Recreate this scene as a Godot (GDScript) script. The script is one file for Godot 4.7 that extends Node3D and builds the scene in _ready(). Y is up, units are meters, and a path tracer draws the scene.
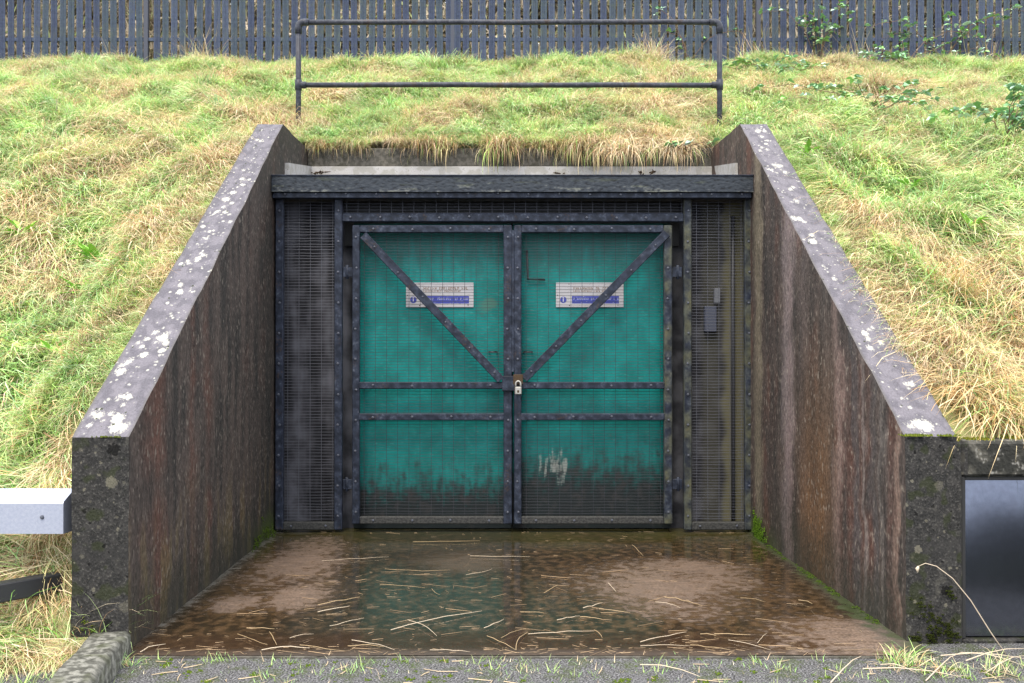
extends Node3D
# A gated underground store set into a grass bank: concrete wing walls, a mesh gate before green doors.
# +z faces the camera; "d" below is the distance from the camera plane (z = -d).

const EYE := 1.47
var rng := RandomNumberGenerator.new()
var lut := PackedByteArray()
var taken := {}
var hum := FastNoiseLite.new()
var hum2 := FastNoiseLite.new()
var jit := FastNoiseLite.new()
var M := {}

# ---------------------------------------------------------------- places
func px(x: float, d: float) -> float: return (x - 512.0) / 1000.0 * d
func py(y: float, d: float) -> float: return EYE + (348.0 - y) / 1000.0 * d
func at(x: float, y: float, d: float) -> Vector3: return Vector3(px(x, d), py(y, d), -d)
func floor_at(x: float, y: float, h := 0.0) -> Vector3:
	var d := (EYE - h) / ((y - 348.0) / 1000.0)
	return Vector3(px(x, d), h, -d)

func prof(p: Array, d: float) -> float:
	if d <= p[0].x: return p[0].y
	for i in range(1, p.size()):
		if d <= p[i].x:
			var t: float = (d - p[i - 1].x) / (p[i].x - p[i - 1].x)
			return lerpf(p[i - 1].y, p[i].y, t)
	return p[-1].y

var LP := [Vector2(4.55, -.05), Vector2(4.7, .02), Vector2(5.0, .1), Vector2(6, .95), Vector2(7, 1.7), Vector2(8.3, 2.75), Vector2(9.3, 3.38), Vector2(9.8, 3.62), Vector2(11.5, 4.42), Vector2(13.7, 5.38), Vector2(14.6, 5.5), Vector2(30, 5.5)]
var RP := [Vector2(5.0, .93), Vector2(5.4, .98), Vector2(6.5, 1.72), Vector2(8.3, 2.85), Vector2(9.3, 3.38), Vector2(9.8, 3.62), Vector2(11.5, 4.42), Vector2(13.7, 5.38), Vector2(14.6, 5.5), Vector2(30, 5.5)]

func wing_top(d: float) -> float: return 3.33 if d > 8.3 else 1.03 + (d - 4.9) * .676

func bank(x: float, d: float) -> float:
	var y := lerpf(prof(LP, d), prof(RP, d), smoothstep(-1.5, 1.5, x))
	var ax := absf(x)
	var amp := 1.0
	if d < 9.7:
		var k := (1.0 - smoothstep(2.15, 3.1, ax)) * smoothstep(4.95, 5.7, d) * (1.0 - smoothstep(9.0, 9.7, d))
		y = lerpf(y, maxf(y, wing_top(d) - .1), k)
		amp = 1.0 - .8 * (1.0 - smoothstep(2.2, 3.0, ax))
	amp *= smoothstep(4.6, 6.0, d) * (1.0 - .75 * smoothstep(13.0, 14.2, d))
	return y + amp * (.19 * hum.get_noise_2d(x, d) + .09 * hum2.get_noise_2d(x, d))

func bank_at(x: float, y: float) -> Vector3:      # where the bank is met in the direction of a point of the view
	var d := 4.6
	while d < 14.5:
		var p := Vector3(px(x, d), py(y, d), -d)
		if bank(p.x, d) >= p.y: return p
		d += .02
	return Vector3(px(x, 14.0), bank(px(x, 14.0), 14.0), -14.0)

# ---------------------------------------------------------------- nodes
func numbered(n: String) -> String:
	if not taken.has(n):
		taken[n] = 0
		return n
	taken[n] += 1
	return "%s_%03d" % [n, taken[n]]

func tag(o: Node, label := "", category := "", group := "", kind := "") -> Node:
	if label: o.set_meta("label", label)
	if category: o.set_meta("category", category)
	if group: o.set_meta("group", group)
	if kind: o.set_meta("kind", kind)
	return o

func thing(called: String, where: Vector3, label: String, category: String, group := "") -> Node3D:
	var o := Node3D.new()
	o.name = numbered(called)
	add_child(o)
	o.position = where
	tag(o, label, category, group)
	return o

func mesh_of(st: SurfaceTool, m: Material, smooth := false) -> ArrayMesh:
	st.generate_normals()
	var a := st.commit()
	a.surface_set_material(0, m)
	return a

# one named mesh; its geometry is given in world space and the node is set at its parent's base
func put(called: String, what: Mesh, parent: Node = self) -> MeshInstance3D:
	var o := MeshInstance3D.new()
	o.mesh = what
	if parent == self:
		o.name = numbered(called)
		add_child(o)
	else:
		o.name = called
		parent.add_child(o, true)
		o.position = -above(parent)
	return o

func above(n: Node) -> Vector3:
	var v := Vector3.ZERO
	while n != self and n is Node3D:
		v += n.position
		n = n.get_parent()
	return v

func S(flat := true) -> SurfaceTool:
	var st := SurfaceTool.new()
	st.begin(Mesh.PRIMITIVE_TRIANGLES)
	st.set_smooth_group(-1 if flat else 0)
	return st

# ---------------------------------------------------------------- shapes
func tri(st: SurfaceTool, a: Vector3, b: Vector3, c: Vector3, out: Vector3) -> void:
	st.add_vertex(a)
	if (b - a).cross(c - a).dot(out) > 0.0:
		st.add_vertex(c); st.add_vertex(b)
	else:
		st.add_vertex(b); st.add_vertex(c)

func quad(st: SurfaceTool, a: Vector3, b: Vector3, c: Vector3, d: Vector3, out: Vector3) -> void:
	tri(st, a, b, c, out); tri(st, a, c, d, out)

func cbox(st: SurfaceTool, t: Transform3D, h: Vector3, c: float) -> void:
	c = minf(c, minf(h.x, minf(h.y, h.z)) * .9)
	var B := t.basis
	for ax in 3:
		var b := (ax + 1) % 3
		var e := (ax + 2) % 3
		for s in [-1.0, 1.0]:
			var p := []
			for k in [[-1, -1], [1, -1], [1, 1], [-1, 1]]:
				var v := Vector3.ZERO
				v[ax] = s * h[ax]; v[b] = k[0] * (h[b] - c); v[e] = k[1] * (h[e] - c)
				p.append(t * v)
			var n := Vector3.ZERO
			n[ax] = s
			quad(st, p[0], p[1], p[2], p[3], B * n)
			for s2 in [-1.0, 1.0]:
				var q := []
				for k in [-1, 1]:
					var v := Vector3.ZERO
					v[ax] = k * (h[ax] - c); v[b] = s * h[b]; v[e] = s2 * (h[e] - c)
					var w := Vector3.ZERO
					w[ax] = v[ax]; w[b] = s * (h[b] - c); w[e] = s2 * h[e]
					q.append(t * v); q.append(t * w)
				var n2 := Vector3.ZERO
				n2[b] = s; n2[e] = s2
				quad(st, q[0], q[1], q[3], q[2], B * n2)
	for sx in [-1.0, 1.0]:
		for sy in [-1.0, 1.0]:
			for sz in [-1.0, 1.0]:
				tri(st, t * Vector3(sx * h.x, sy * (h.y - c), sz * (h.z - c)), t * Vector3(sx * (h.x - c), sy * h.y, sz * (h.z - c)), t * Vector3(sx * (h.x - c), sy * (h.y - c), sz * h.z), B * Vector3(sx, sy, sz))

func box(st: SurfaceTool, lo: Vector3, hi: Vector3, c := .003) -> void:
	cbox(st, Transform3D(Basis(), (lo + hi) / 2), (hi - lo).abs() / 2, c)

# a bar in the gate's plane, given by the corners at distance d, thickness th going back
func flat_bar(x0: float, x1: float, y0: float, y1: float, d: float, th: float, c := .007) -> SurfaceTool:
	var st := S()
	box(st, Vector3(px(x0, d), py(y1, d), -d - th), Vector3(px(x1, d), py(y0, d), -d), c)
	return st

func slanted_bar(a: Vector3, b: Vector3, w: float, th: float) -> SurfaceTool:
	var st := S()
	var y := (b - a).normalized()
	var z := Vector3(0, 0, 1)
	cbox(st, Transform3D(Basis(y.cross(z), y, z), (a + b) / 2), Vector3(w / 2, (b - a).length() / 2, th / 2), .004)
	return st

func tube(st: SurfaceTool, pts: Array, radii: Array, sides := 8, caps := true) -> void:
	var rings := []
	var last := Vector3.ZERO
	for i in pts.size():
		var dir: Vector3 = (pts[mini(i + 1, pts.size() - 1)] - pts[maxi(i - 1, 0)]).normalized()
		var u := dir.cross(Vector3(0.31, .87, .38) if last == Vector3.ZERO else last.cross(dir)).normalized()
		if last != Vector3.ZERO:
			u = (last - dir * last.dot(dir)).normalized()
		last = u
		var v := dir.cross(u)
		var r: float = radii[mini(i, radii.size() - 1)]
		var ring := []
		for k in sides:
			var a := TAU * k / sides
			ring.append(pts[i] + (u * cos(a) + v * sin(a)) * r)
		rings.append(ring)
	for i in rings.size() - 1:
		for k in sides:
			var k2 := (k + 1) % sides
			quad(st, rings[i][k], rings[i][k2], rings[i + 1][k2], rings[i + 1][k], rings[i][k] + rings[i][k2] - pts[i] * 2.0)
	if caps:
		for e in [0, rings.size() - 1]:
			var dir: Vector3 = (pts[0] - pts[1]) if e == 0 else (pts[-1] - pts[-2])
			for k in range(1, sides - 1):
				tri(st, rings[e][0], rings[e][k], rings[e][k + 1], dir)

func shake(p: Vector3, amount: float) -> Vector3:
	var q := p * 1.0
	return p + amount * Vector3(jit.get_noise_3d(q.x, q.y, q.z), jit.get_noise_3d(q.y + 31, q.z, q.x), jit.get_noise_3d(q.z, q.x + 57, q.y))

# a patch of small faces between four corners (a b / d c), uv from (u0,v0) at a to (u1,v1) at c
func patch(st: SurfaceTool, a: Vector3, b: Vector3, c: Vector3, d: Vector3, nu: int, nv: int, out: Vector3, uv := Rect2(0, 0, 1, 1), rough := .006) -> void:
	var g := []
	for j in nv + 1:
		var row := []
		for i in nu + 1:
			var s := float(i) / nu
			var t := float(j) / nv
			row.append(shake(a.lerp(b, s).lerp(d.lerp(c, s), t), rough))
		g.append(row)
	for j in nv:
		for i in nu:
			var id := [[j, i], [j, i + 1], [j + 1, i + 1], [j + 1, i]]
			var order := [0, 1, 2, 0, 2, 3]
			var n: Vector3 = (g[j][i + 1] - g[j][i]).cross(g[j + 1][i + 1] - g[j][i])
			if n.dot(out) > 0.0: order = [0, 2, 1, 0, 3, 2]
			for k in order:
				st.set_uv(uv.position + Vector2(float(id[k][1]) / nu * uv.size.x, float(id[k][0]) / nv * uv.size.y))
				st.add_vertex(g[id[k][0]][id[k][1]])

# ---------------------------------------------------------------- textures
func nz(sd: int, freq: float, oct: int, w: int, h: int, sx := 1, sy := 1) -> PackedByteArray:
	var n := FastNoiseLite.new()
	n.seed = sd
	n.noise_type = FastNoiseLite.TYPE_SIMPLEX_SMOOTH
	n.frequency = freq
	n.fractal_type = FastNoiseLite.FRACTAL_FBM
	n.fractal_octaves = oct
	var im := n.get_image(w / sx, h / sy, false, false, true)
	if sx > 1 or sy > 1: im.resize(w, h, Image.INTERPOLATE_CUBIC)
	im.convert(Image.FORMAT_L8)
	return im.get_data()

func nzs(sd: int, freq: float, oct: int, w: int, h: int) -> PackedByteArray:   # seamless
	var n := FastNoiseLite.new()
	n.seed = sd
	n.noise_type = FastNoiseLite.TYPE_SIMPLEX_SMOOTH
	n.frequency = freq
	n.fractal_type = FastNoiseLite.FRACTAL_FBM
	n.fractal_octaves = oct
	var im := n.get_seamless_image(w, h, false, false, .15, true)
	im.convert(Image.FORMAT_L8)
	return im.get_data()

func grey_tex(b: PackedByteArray, w: int, h: int) -> ImageTexture:
	return ImageTexture.create_from_image(Image.create_from_data(w, h, false, Image.FORMAT_L8, b))

func paint(w: int, h: int, f: Callable) -> ImageTexture:     # f(i, x, y) -> linear colour
	var out := PackedByteArray()
	out.resize(w * h * 3)
	var i := 0
	for y in h:
		for x in w:
			var c: Color = f.call(i, x, y)
			out[i * 3] = lut[clampi(int(c.r * 2047.0), 0, 2047)]
			out[i * 3 + 1] = lut[clampi(int(c.g * 2047.0), 0, 2047)]
			out[i * 3 + 2] = lut[clampi(int(c.b * 2047.0), 0, 2047)]
			i += 1
	return ImageTexture.create_from_image(Image.create_from_data(w, h, false, Image.FORMAT_RGB8, out))

func mat(c: Color, rough := .8, metal := 0.0) -> StandardMaterial3D:
	var m := StandardMaterial3D.new()
	m.albedo_color = c.linear_to_srgb()
	m.roughness = rough
	m.metallic = metal
	return m

func tri_mat(t: Texture2D, size: float, rough := .8, relief := 0.0, bump: Texture2D = null) -> StandardMaterial3D:
	var m := StandardMaterial3D.new()
	m.albedo_texture = t
	m.roughness = rough
	m.metallic_specular = .28
	m.uv1_triplanar = true
	m.uv1_world_triplanar = true
	m.uv1_scale = Vector3.ONE / size
	if bump:
		m.heightmap_enabled = true
		m.heightmap_texture = bump
		m.heightmap_scale = relief
	return m

func uv_mat(t: Texture2D, rough := .8, relief := 0.0, bump: Texture2D = null) -> StandardMaterial3D:
	var m := StandardMaterial3D.new()
	m.albedo_texture = t
	m.roughness = rough
	m.metallic_specular = .28
	m.texture_repeat = false
	if bump:
		m.heightmap_enabled = true
		m.heightmap_texture = bump
		m.heightmap_scale = relief
	return m

func sm(a: float, b: float, x: float) -> float: return smoothstep(a, b, x)

func materials() -> void:
	lut.resize(2048)
	for i in 2048:
		var l := i / 2047.0
		lut[i] = int(round(255.0 * (12.92 * l if l <= .0031308 else 1.055 * pow(l, 1 / 2.4) - .055)))
	# grain shared as relief
	var W := 512
	var g1 := nzs(3, .035, 5, W, W)
	var g2 := nzs(4, .12, 3, W, W)
	var g3 := nzs(5, .012, 3, W, W)
	var g4 := nzs(6, .28, 3, W, W)
	var grain4 := grey_tex(g4, W, W)
	var grain := grey_tex(g2, W, W)
	var lumps := grey_tex(g1, W, W)

	# dark weathered concrete with pale lichen spots (front faces, low wall)
	var spots := []
	var r := RandomNumberGenerator.new()
	r.seed = 77
	for k in 260: spots.append([r.randf() * W, r.randf() * W, r.randf_range(5, 14) if k < 26 else r.randf_range(1.2, 4.5), r.randf()])
	var spot_map := PackedByteArray()
	spot_map.resize(W * W)
	for s in spots:
		for yy in range(int(s[1] - s[2] - 3), int(s[1] + s[2] + 4)):
			for xx in range(int(s[0] - s[2] - 3), int(s[0] + s[2] + 4)):
				var q := posmod(yy, W) * W + posmod(xx, W)
				var dd: float = Vector2(xx - s[0], yy - s[1]).length() + (g2[q] - 128) / 128.0 * minf(5.0, s[2] * .8)
				if dd < s[2]: spot_map[q] = 255 if s[3] < .4 else (120 if s[3] < .7 else 1)
	M.dark_concrete = tri_mat(paint(W, W, func(i, x, y):
		var a := g1[i] / 255.0
		var b := g2[i] / 255.0
		var e := g4[i] / 255.0
		var c := Color(.02, .0195, .0195).lerp(Color(.036, .034, .033), sm(.2, .9, a)) * (.6 + .8 * e)
		c = c * (.62 + .76 * b)
		c = c.lerp(Color(.1, .095, .085), sm(.66, .86, b) * (.35 + .5 * a))
		c = c.lerp(Color(.09, .085, .07), sm(.68, .8, g3[i] / 255.0 * .6 + a * .4) * .5 * e)
		c = c.lerp(Color(.02, .025, .008), sm(.35, .2, g3[i] / 255.0) * .6)
		if spot_map[i] == 1: c = c * .25
		elif spot_map[i]: c = c.lerp(Color(.15, .138, .105), spot_map[i] / 255.0 * (.35 + .45 * e))
		if e < .25 and a < .5: c = c * .4
		return c * .95), 1.1, .85, .25, grain)
	M.pale_concrete = tri_mat(paint(256, 256, func(i, x, y):
		var j: int = (y * 2) * W + x * 2
		var a := g1[j] / 255.0
		var e := g4[j] / 255.0
		var c := Color(.062, .058, .05).lerp(Color(.105, .097, .084), sm(.3, .75, a)) * (.8 + .4 * e)
		c = c.lerp(Color(.035, .034, .024), sm(.55, .8, g3[j] / 255.0) * .6)
		return c.lerp(Color(.26, .25, .22), sm(.82, .93, g2[j] / 255.0) * .7)), .9, .85, .4, grain4)

	M.weathered = tri_mat(paint(256, 256, func(i, x, y):
		var j: int = (y * 2) * W + x * 2
		var a := g1[j] / 255.0
		var b := g2[j] / 255.0
		var c := Color(.02, .02, .018).lerp(Color(.085, .08, .068), sm(.35, .75, g3[j] / 255.0 * .6 + a * .4)) * (.6 + .8 * b)
		return c.lerp(Color(.27, .26, .24), sm(.62, .78, a * .6 + b * .4) * .7)), 1.3, .85, .4, grain)

	# stained inner faces of the wing walls: u runs with depth (4.8 .. 9.6), v down from 3.4 to -0.1
	for side in 2:
		var w := 768
		var h := 560
		var streak := nz(11 + side, .035, 5, w, h, 1, 6)
		var wide := nz(15 + side, .012, 3, w, h, 1, 20)
		var fine := nz(21 + side, .2, 3, w, h, 1, 2)
		var fleck := nz(31 + side, .17, 3, w, h, 1, 2)
		var cloud := nz(41 + side, .012, 4, w, h)
		var gr := nz(51 + side, .3, 2, w, h)
		var right := side == 1
		var col := [[7.74, .16, Color(.105, .088, .062), .75], [7.4, .15, Color(.02, .019, .018), .8], [6.98, .2, Color(.115, .09, .088), .7], [6.62, .12, Color(.05, .04, .038), .5], [6.2, .1, Color(.045, .038, .034), .5], [5.98, .12, Color(.115, .082, .072), .7], [5.72, .08, Color(.03, .03, .031), .7], [5.58, .06, Color(.1, .085, .078), .6], [5.44, .07, Color(.032, .032, .033), .6], [5.32, .05, Color(.09, .078, .07), .5], [5.14, .05, Color(.105, .07, .055), .7]]
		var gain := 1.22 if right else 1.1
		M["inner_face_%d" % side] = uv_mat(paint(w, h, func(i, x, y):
			var d: float = 4.8 + 4.8 * x / w
			var yy: float = 3.4 - 3.5 * y / h
			var s := streak[i] / 255.0
			var f := fine[i] / 255.0
			var cl := cloud[i] / 255.0
			var wd := wide[i] / 255.0
			var e := gr[i] / 255.0
			var c := Color(.038, .031, .028).lerp(Color(.06, .046, .04), sm(.2, .8, s))
			c = c.lerp(Color(.075, .036, .027), sm(.45, .85, wd * .6 + cl * .4) * .75)
			c = c.lerp(Color(.019, .018, .017), sm(.42, .15, s * .6 + wd * .4) * .5)
			if right:
				for k in col:          # run-off columns
					var q: float = absf(d - k[0] + .12 * (cl - .5) + .1 * (s - .5))
					if q < k[1]: c = c.lerp(k[2] * 1.6, sm(k[1], k[1] * .15, q) * k[3] * (.45 + .6 * cl))
				c = c.lerp(Color(.095, .05, .024), sm(.55, .1, absf(d - 6.4)) * sm(2.0, .4, yy) * .85 * (.5 + .7 * s))
			else:
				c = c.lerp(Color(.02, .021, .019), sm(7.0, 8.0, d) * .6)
				c = c.lerp(Color(.085, .066, .03), sm(.75, .0, yy - .1) * sm(.5, .75, s + .25 * (cl - .5)) * .6)
			c = c * (.5 + 1.0 * f)
			# flaked chips show pale
			var fl := fleck[i] / 255.0
			c = c.lerp(Color(.17, .145, .12) if not right else Color(.22, .185, .15), sm(.68, .84, fl + .18 * (cl - .5)) * ((.35 if not right else .25) + .5 * f))
			# damp and algae along the foot and near the gate
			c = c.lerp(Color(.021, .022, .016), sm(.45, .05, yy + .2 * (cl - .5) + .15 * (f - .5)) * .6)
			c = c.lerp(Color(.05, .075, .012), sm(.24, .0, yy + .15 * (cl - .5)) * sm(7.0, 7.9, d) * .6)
			c = c.lerp(Color(.13, .035, .012), sm(.93, .97, e) * sm(.6, .7, cl) * .6)
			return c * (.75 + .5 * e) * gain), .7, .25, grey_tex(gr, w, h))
		# coping: lilac-grey cement with white lichen, u across, v along from the front
		var cw := 128
		var ch := 1536
		var ca := nz(61 + side, .02, 4, cw, ch)
		var cb := nz(71 + side, .16, 2, cw, ch)
		var lm := PackedByteArray()
		lm.resize(cw * ch)
		var lr := RandomNumberGenerator.new()
		lr.seed = 5 + side
		var blobs := []
		# the large patches, as they lie along each coping (across, along, size)
		var big := [[.6, .028, .10], [.3, .035, .07], [.55, .075, .05], [.2, .15, .07], [.45, .165, .055], [.3, .2, .06], [.55, .215, .09], [.75, .2, .05], [.5, .3, .05], [.65, .335, .05], [.4, .42, .05], [.55, .44, .07], [.45, .5, .05], [.35, .535, .05], [.7, .565, .045], [.45, .6, .075], [.55, .635, .11], [.4, .655, .08], [.6, .7, .05], [.7, .73, .05], [.4, .775, .07], [.5, .82, .055], [.5, .9, .06]]
		if side == 1:
			big = [[.42, .02, .1], [.3, .06, .035], [.62, .11, .055], [.35, .2, .09], [.42, .235, .06], [.55, .165, .03], [.36, .37, .035], [.3, .395, .03], [.25, .49, .06], [.2, .56, .07], [.35, .625, .065], [.5, .68, .05], [.25, .74, .06], [.5, .755, .09], [.6, .77, .06], [.3, .84, .06], [.6, .87, .05], [.45, .92, .07], [.7, .93, .05]]
		for b in big:
			for k in lr.randi_range(2, 5):
				blobs.append([(b[0] + lr.randfn(0, .1)) * cw, (b[1] + lr.randfn(0, .009)) * .82 * ch, b[2] * cw * lr.randf_range(.4, 1.2), lr.randf_range(.6, 1.0)])
		for k in 420: blobs.append([lr.randf() * cw, pow(lr.randf(), .9) * ch, lr.randf_range(.8, 3.2), lr.randf_range(.35, .9)])
		for k in 60: blobs.append([lr.randf() * cw, lr.randf() * ch, lr.randf_range(.8, 2.4), -1.0])
		for s in blobs:
			var rad: float = s[2]
			for yy in range(maxi(0, int(s[1] - rad * 1.6 - 4)), mini(ch, int(s[1] + rad * 1.6 + 4))):
				for xx in range(maxi(0, int(s[0] - rad * 1.6 - 4)), mini(cw, int(s[0] + rad * 1.6 + 4))):
					var q: int = yy * cw + xx
					var dd: float = Vector2((xx - s[0]) * .85, (yy - s[1]) * 1.1).length() + (cb[q] - 128) / 128.0 * minf(rad * .9, 8.0) + (ca[q] - 128) / 128.0 * rad * .9
					if dd < rad: lm[q] = 1 if s[3] < 0.0 else maxi(lm[q], int(s[3] * 255 * clampf((rad - dd) / (rad * .3 + 1.0), .35, 1.0)))
		M["coping_%d" % side] = uv_mat(paint(cw, ch, func(i, x, y):
			var a := ca[i] / 255.0
			var b := cb[i] / 255.0
			var c := Color(.082, .077, .091).lerp(Color(.116, .108, .125), sm(.3, .7, a)) * (.82 + .36 * b)
			var edge: float = absf(x - cw / 2.0) / (cw / 2.0)
			c = c.lerp(Color(.07, .065, .055), sm(.85, 1.0, edge + .1 * (b - .5)) * .5)
			if lm[i] == 1: c = Color(.03, .035, .02)
			elif lm[i] > 1: c = c.lerp(Color(.52, .51, .44), lm[i] / 255.0 * (.45 + .55 * b))
			return c), .85, .3, grey_tex(cb, cw, ch))

	# wet concrete floor: u across x -2.1 .. 2.1, v from the gate (d 8.3) to the front edge (d 4.7)
	var fw := 768
	var fh := 640
	var fa := nz(81, .008, 4, fw, fh)
	var fb := nz(82, .06, 4, fw, fh)
	var fc := nz(83, .3, 2, fw, fh)
	var fs := nz(84, .16, 3, fw, fh, 7, 1)
	var rough_map := PackedByteArray()
	rough_map.resize(fw * fh)
	var dry := [[-1.45, 6.9, .3, .75], [-1.25, 6.0, .2, .35], [-1.6, 5.75, .15, .2], [.95, 6.15, .5, .6], [1.75, 5.05, .42, .42], [-.35, 6.9, .3, .3], [1.2, 6.7, .35, .3]]
	var floor_tex := paint(fw, fh, func(i, x, y):
		var X: float = -2.1 + 4.2 * x / fw
		var d: float = 8.3 - 3.6 * y / fh
		var a := fa[i] / 255.0
		var b := fb[i] / 255.0
		var e := fc[i] / 255.0
		var fi := fs[i] / 255.0
		var dr := 0.0
		for k in dry.size():
			var q := Vector2((X - dry[k][0]) / dry[k][2], (d - dry[k][1]) / dry[k][3]).length()
			dr = maxf(dr, sm(1.25, .55, q + 1.3 * (b - .5) + .7 * (a - .5) + .5 * (e - .5) + .8 * (fi - .5)) * (1.0 if k != 5 else .45))
		dr = maxf(dr, sm(.72, .85, b) * .35)
		# a dry rim along the side walls
		var rim := sm(1.78, 1.92, absf(X) + .16 * (b - .5) + .06 * (e - .5))
		var c := Color(.018, .012, .006).lerp(Color(.058, .034, .016), sm(.3, .75, b))
		c = c.lerp(Color(.042, .04, .012), sm(7.0, 8.2, d + .5 * (a - .5)) * .8)
		c = c.lerp(Color(.02, .024, .019), sm(.9, .4, absf(X + .55)) * .5)
		c = c.lerp(Color(.135, .094, .071) * (.5 + .6 * e + .4 * fi), dr * clampf(.45 + .6 * fi + .9 * (e - .5), 0, 1))
		c = c.lerp(Color(.15, .1, .06), sm(.7, .88, fi) * sm(.4, .7, b) * .3)
		c = c.lerp(Color(.16, .11, .07), sm(.72, .9, e) * sm(.35, .6, b) * .5)
		c = c.lerp(Color(.035, .034, .03) if X > 0 else Color(.085, .083, .076), rim * (.6 if X > 0 else .8))
		c = c.lerp(Color(.025, .04, .01), sm(1.84, 1.93, X + .12 * (a - .5) + .16 * (b - .5) + .06 * (e - .5)) * .7)
		var front := sm(4.98, 4.8, d + .05 * (b - .5))
		c = c.lerp(Color(.028, .015, .008), sm(5.3, 5.05, d + .15 * (a - .5)) * (1 - dr) * .7)
		var ro := lerpf(.035, .6, clampf(dr * .75 + rim * .7 + sm(.55, .85, b) * .12 + front, 0, 1))
		rough_map[i] = int(ro * 255)
		return c)
	M.floor = uv_mat(floor_tex, 1.0, .05, grey_tex(fc, fw, fh))
	M.floor.roughness_texture = grey_tex(rough_map, fw, fh)
	M.floor.roughness = 1.0
	M.floor.metallic_specular = .5

	# painted green doors with scuffs and a splash of black grime along the foot
	for side in 2:
		var w := 320
		var h := 600
		var a_ := nz(91 + side, .012, 4, w, h)
		var b_ := nz(93 + side, .03, 5, w, h)
		var c_ := nz(95 + side, .07, 4, w, h, 1, 5)
		var d_ := nz(97 + side, .2, 4, w, h, 3, 1)
		M["green_door_%d" % side] = uv_mat(paint(w, h, func(i, x, y):
			var a := a_[i] / 255.0
			var b := b_[i] / 255.0
			var v: float = float(y) / h          # 0 top .. 1 foot
			var u: float = float(x) / w
			var c := Color(.003, .125, .117).lerp(Color(.004, .165, .157), sm(.2, .8, a)) * (.9 + .2 * b)
			c = c.lerp(Color(.07, .24, .225), sm(.6, .95, d_[i] / 255.0 * .75 + b * .25) * .45)
			c = c.lerp(Color(.03, .09, .085), sm(.3, .1, b) * .35)
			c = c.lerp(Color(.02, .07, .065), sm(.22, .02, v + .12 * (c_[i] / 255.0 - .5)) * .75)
			var g := sm(.76 if side == 0 else .68, .92 if side == 0 else .88, v + .06 * (c_[i] / 255.0 - .5) + .08 * (b - .5) + .04 * (d_[i] / 255.0 - .5))
			c = c.lerp(Color(.011, .011, .012), g * .97)
			c = c.lerp(Color(.03, .028, .028), g * sm(.5, .8, b) * .5)
			if side == 1:
				var s := Vector2((u - .27) / .08, (v - .8) / .045).length() + 2.2 * (c_[i] / 255.0 - .5) + .5 * (b - .5) + .5 * (d_[i] / 255.0 - .5)
				c = c.lerp(Color(.28, .27, .25), sm(1.0, .3, s) * .6)
				c = c.lerp(Color(.12, .08, .14), sm(1.0, .6, Vector2((u - .5) / .12, (v - .22) / .015).length() + .5 * (b - .5)) * .7)
			else:
				c = c.lerp(Color(.06, .13, .1), sm(1.0, .4, Vector2((u - .85) / .07, (v - .265) / .03).length() + .8 * (b - .5)) * .7)
			# scraped rust
			c = c.lerp(Color(.09, .045, .04), sm(.8, .9, d_[i] / 255.0 * .5 + b * .5) * .6)
			return c), .5)

	# the concrete behind the mesh: streaked and patchy
	var bw := 512
	var bh := 400
	var ba := nz(101, .03, 4, bw, bh, 1, 10)
	var bb := nz(102, .03, 4, bw, bh)
	M.portal = uv_mat(paint(bw, bh, func(i, x, y):
		var X: float = -1.95 + 3.9 * x / bw
		var s := ba[i] / 255.0
		var b := bb[i] / 255.0
		var c := Color(.022, .022, .026).lerp(Color(.1, .1, .118), sm(.3, .9, b * .5 + s * .5)) * (.45 + .7 * s)
		if X > 1.0:
			c = Color(.02, .02, .024).lerp(Color(.055, .055, .062), sm(.3, .8, b)) * (.6 + .8 * s)
			c = c.lerp(Color(.11, .1, .055), sm(.12, .05, absf(X - 1.81 + .05 * (b - .5))) * .8)
			c = c.lerp(Color(.05, .048, .034), sm(.1, .04, absf(X - 1.62)) * .6)
		return c * .9), .85)

	# blue-black painted steel, chipped and chalky; a second one with lichen on it
	for k in 2:
		M["steel_%d" % k] = tri_mat(paint(256, 256, func(i, x, y):
			var j: int = (y * 2) * W + x * 2
			var a := g1[j] / 255.0
			var b := g2[j] / 255.0
			var c := Color(.0095, .012, .02).lerp(Color(.024, .03, .048), sm(.2, .8, a)) * (.85 + .3 * b)
			c = c.lerp(Color(.11, .12, .145), sm(.6, .85, b * .55 + a * .45) * .5)
			c = c.lerp(Color(.012, .011, .011), sm(.3, .15, b) * .6)
			c = c.lerp(Color(.045, .028, .018), sm(.66, .8, g3[j] / 255.0) * sm(.5, .7, b) * .6)
			if k == 1:
				c = c.lerp(Color(.085, .085, .042), sm(.3, .8, g3[j] / 255.0 * .5 + a * .3 + b * .2) * .6)
			return c), 1.5, .45, .1, grain)
	M.steel_low = tri_mat(paint(256, 256, func(i, x, y):
		var j: int = (y * 2) * W + x * 2
		var a := g1[j] / 255.0
		var b := g2[j] / 255.0
		var c := Color(.022, .022, .023).lerp(Color(.045, .045, .043), sm(.3, .7, a)) * (.75 + .5 * b)
		return c.lerp(Color(.1, .1, .095), sm(.75, .9, b) * .4)), .4, .6, .2, grain)
	# the lintel: steel with pale and mossy bloom in long patches
	var ga := nz(111, .03, 5, 1024, 64, 4, 1)
	var gb := nz(112, .06, 4, 1024, 64)
	M.lintel = uv_mat(paint(1024, 64, func(i, x, y):
		var a := ga[i] / 255.0
		var b := gb[i] / 255.0
		var v: float = y / 64.0
		var c := Color(.017, .021, .028).lerp(Color(.036, .042, .052), b)
		c = c.lerp(Color(.13, .135, .125), sm(.56, .8, a * .55 + b * .45 + .45 * (v - .75)) * .7)
		c = c.lerp(Color(.055, .062, .03), sm(.7, .9, a) * .3)
		c = c.lerp(Color(.009, .009, .01), sm(.3, .18, b) * .6)
		return c), .5, .3, grey_tex(gb, 1024, 64))
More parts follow.
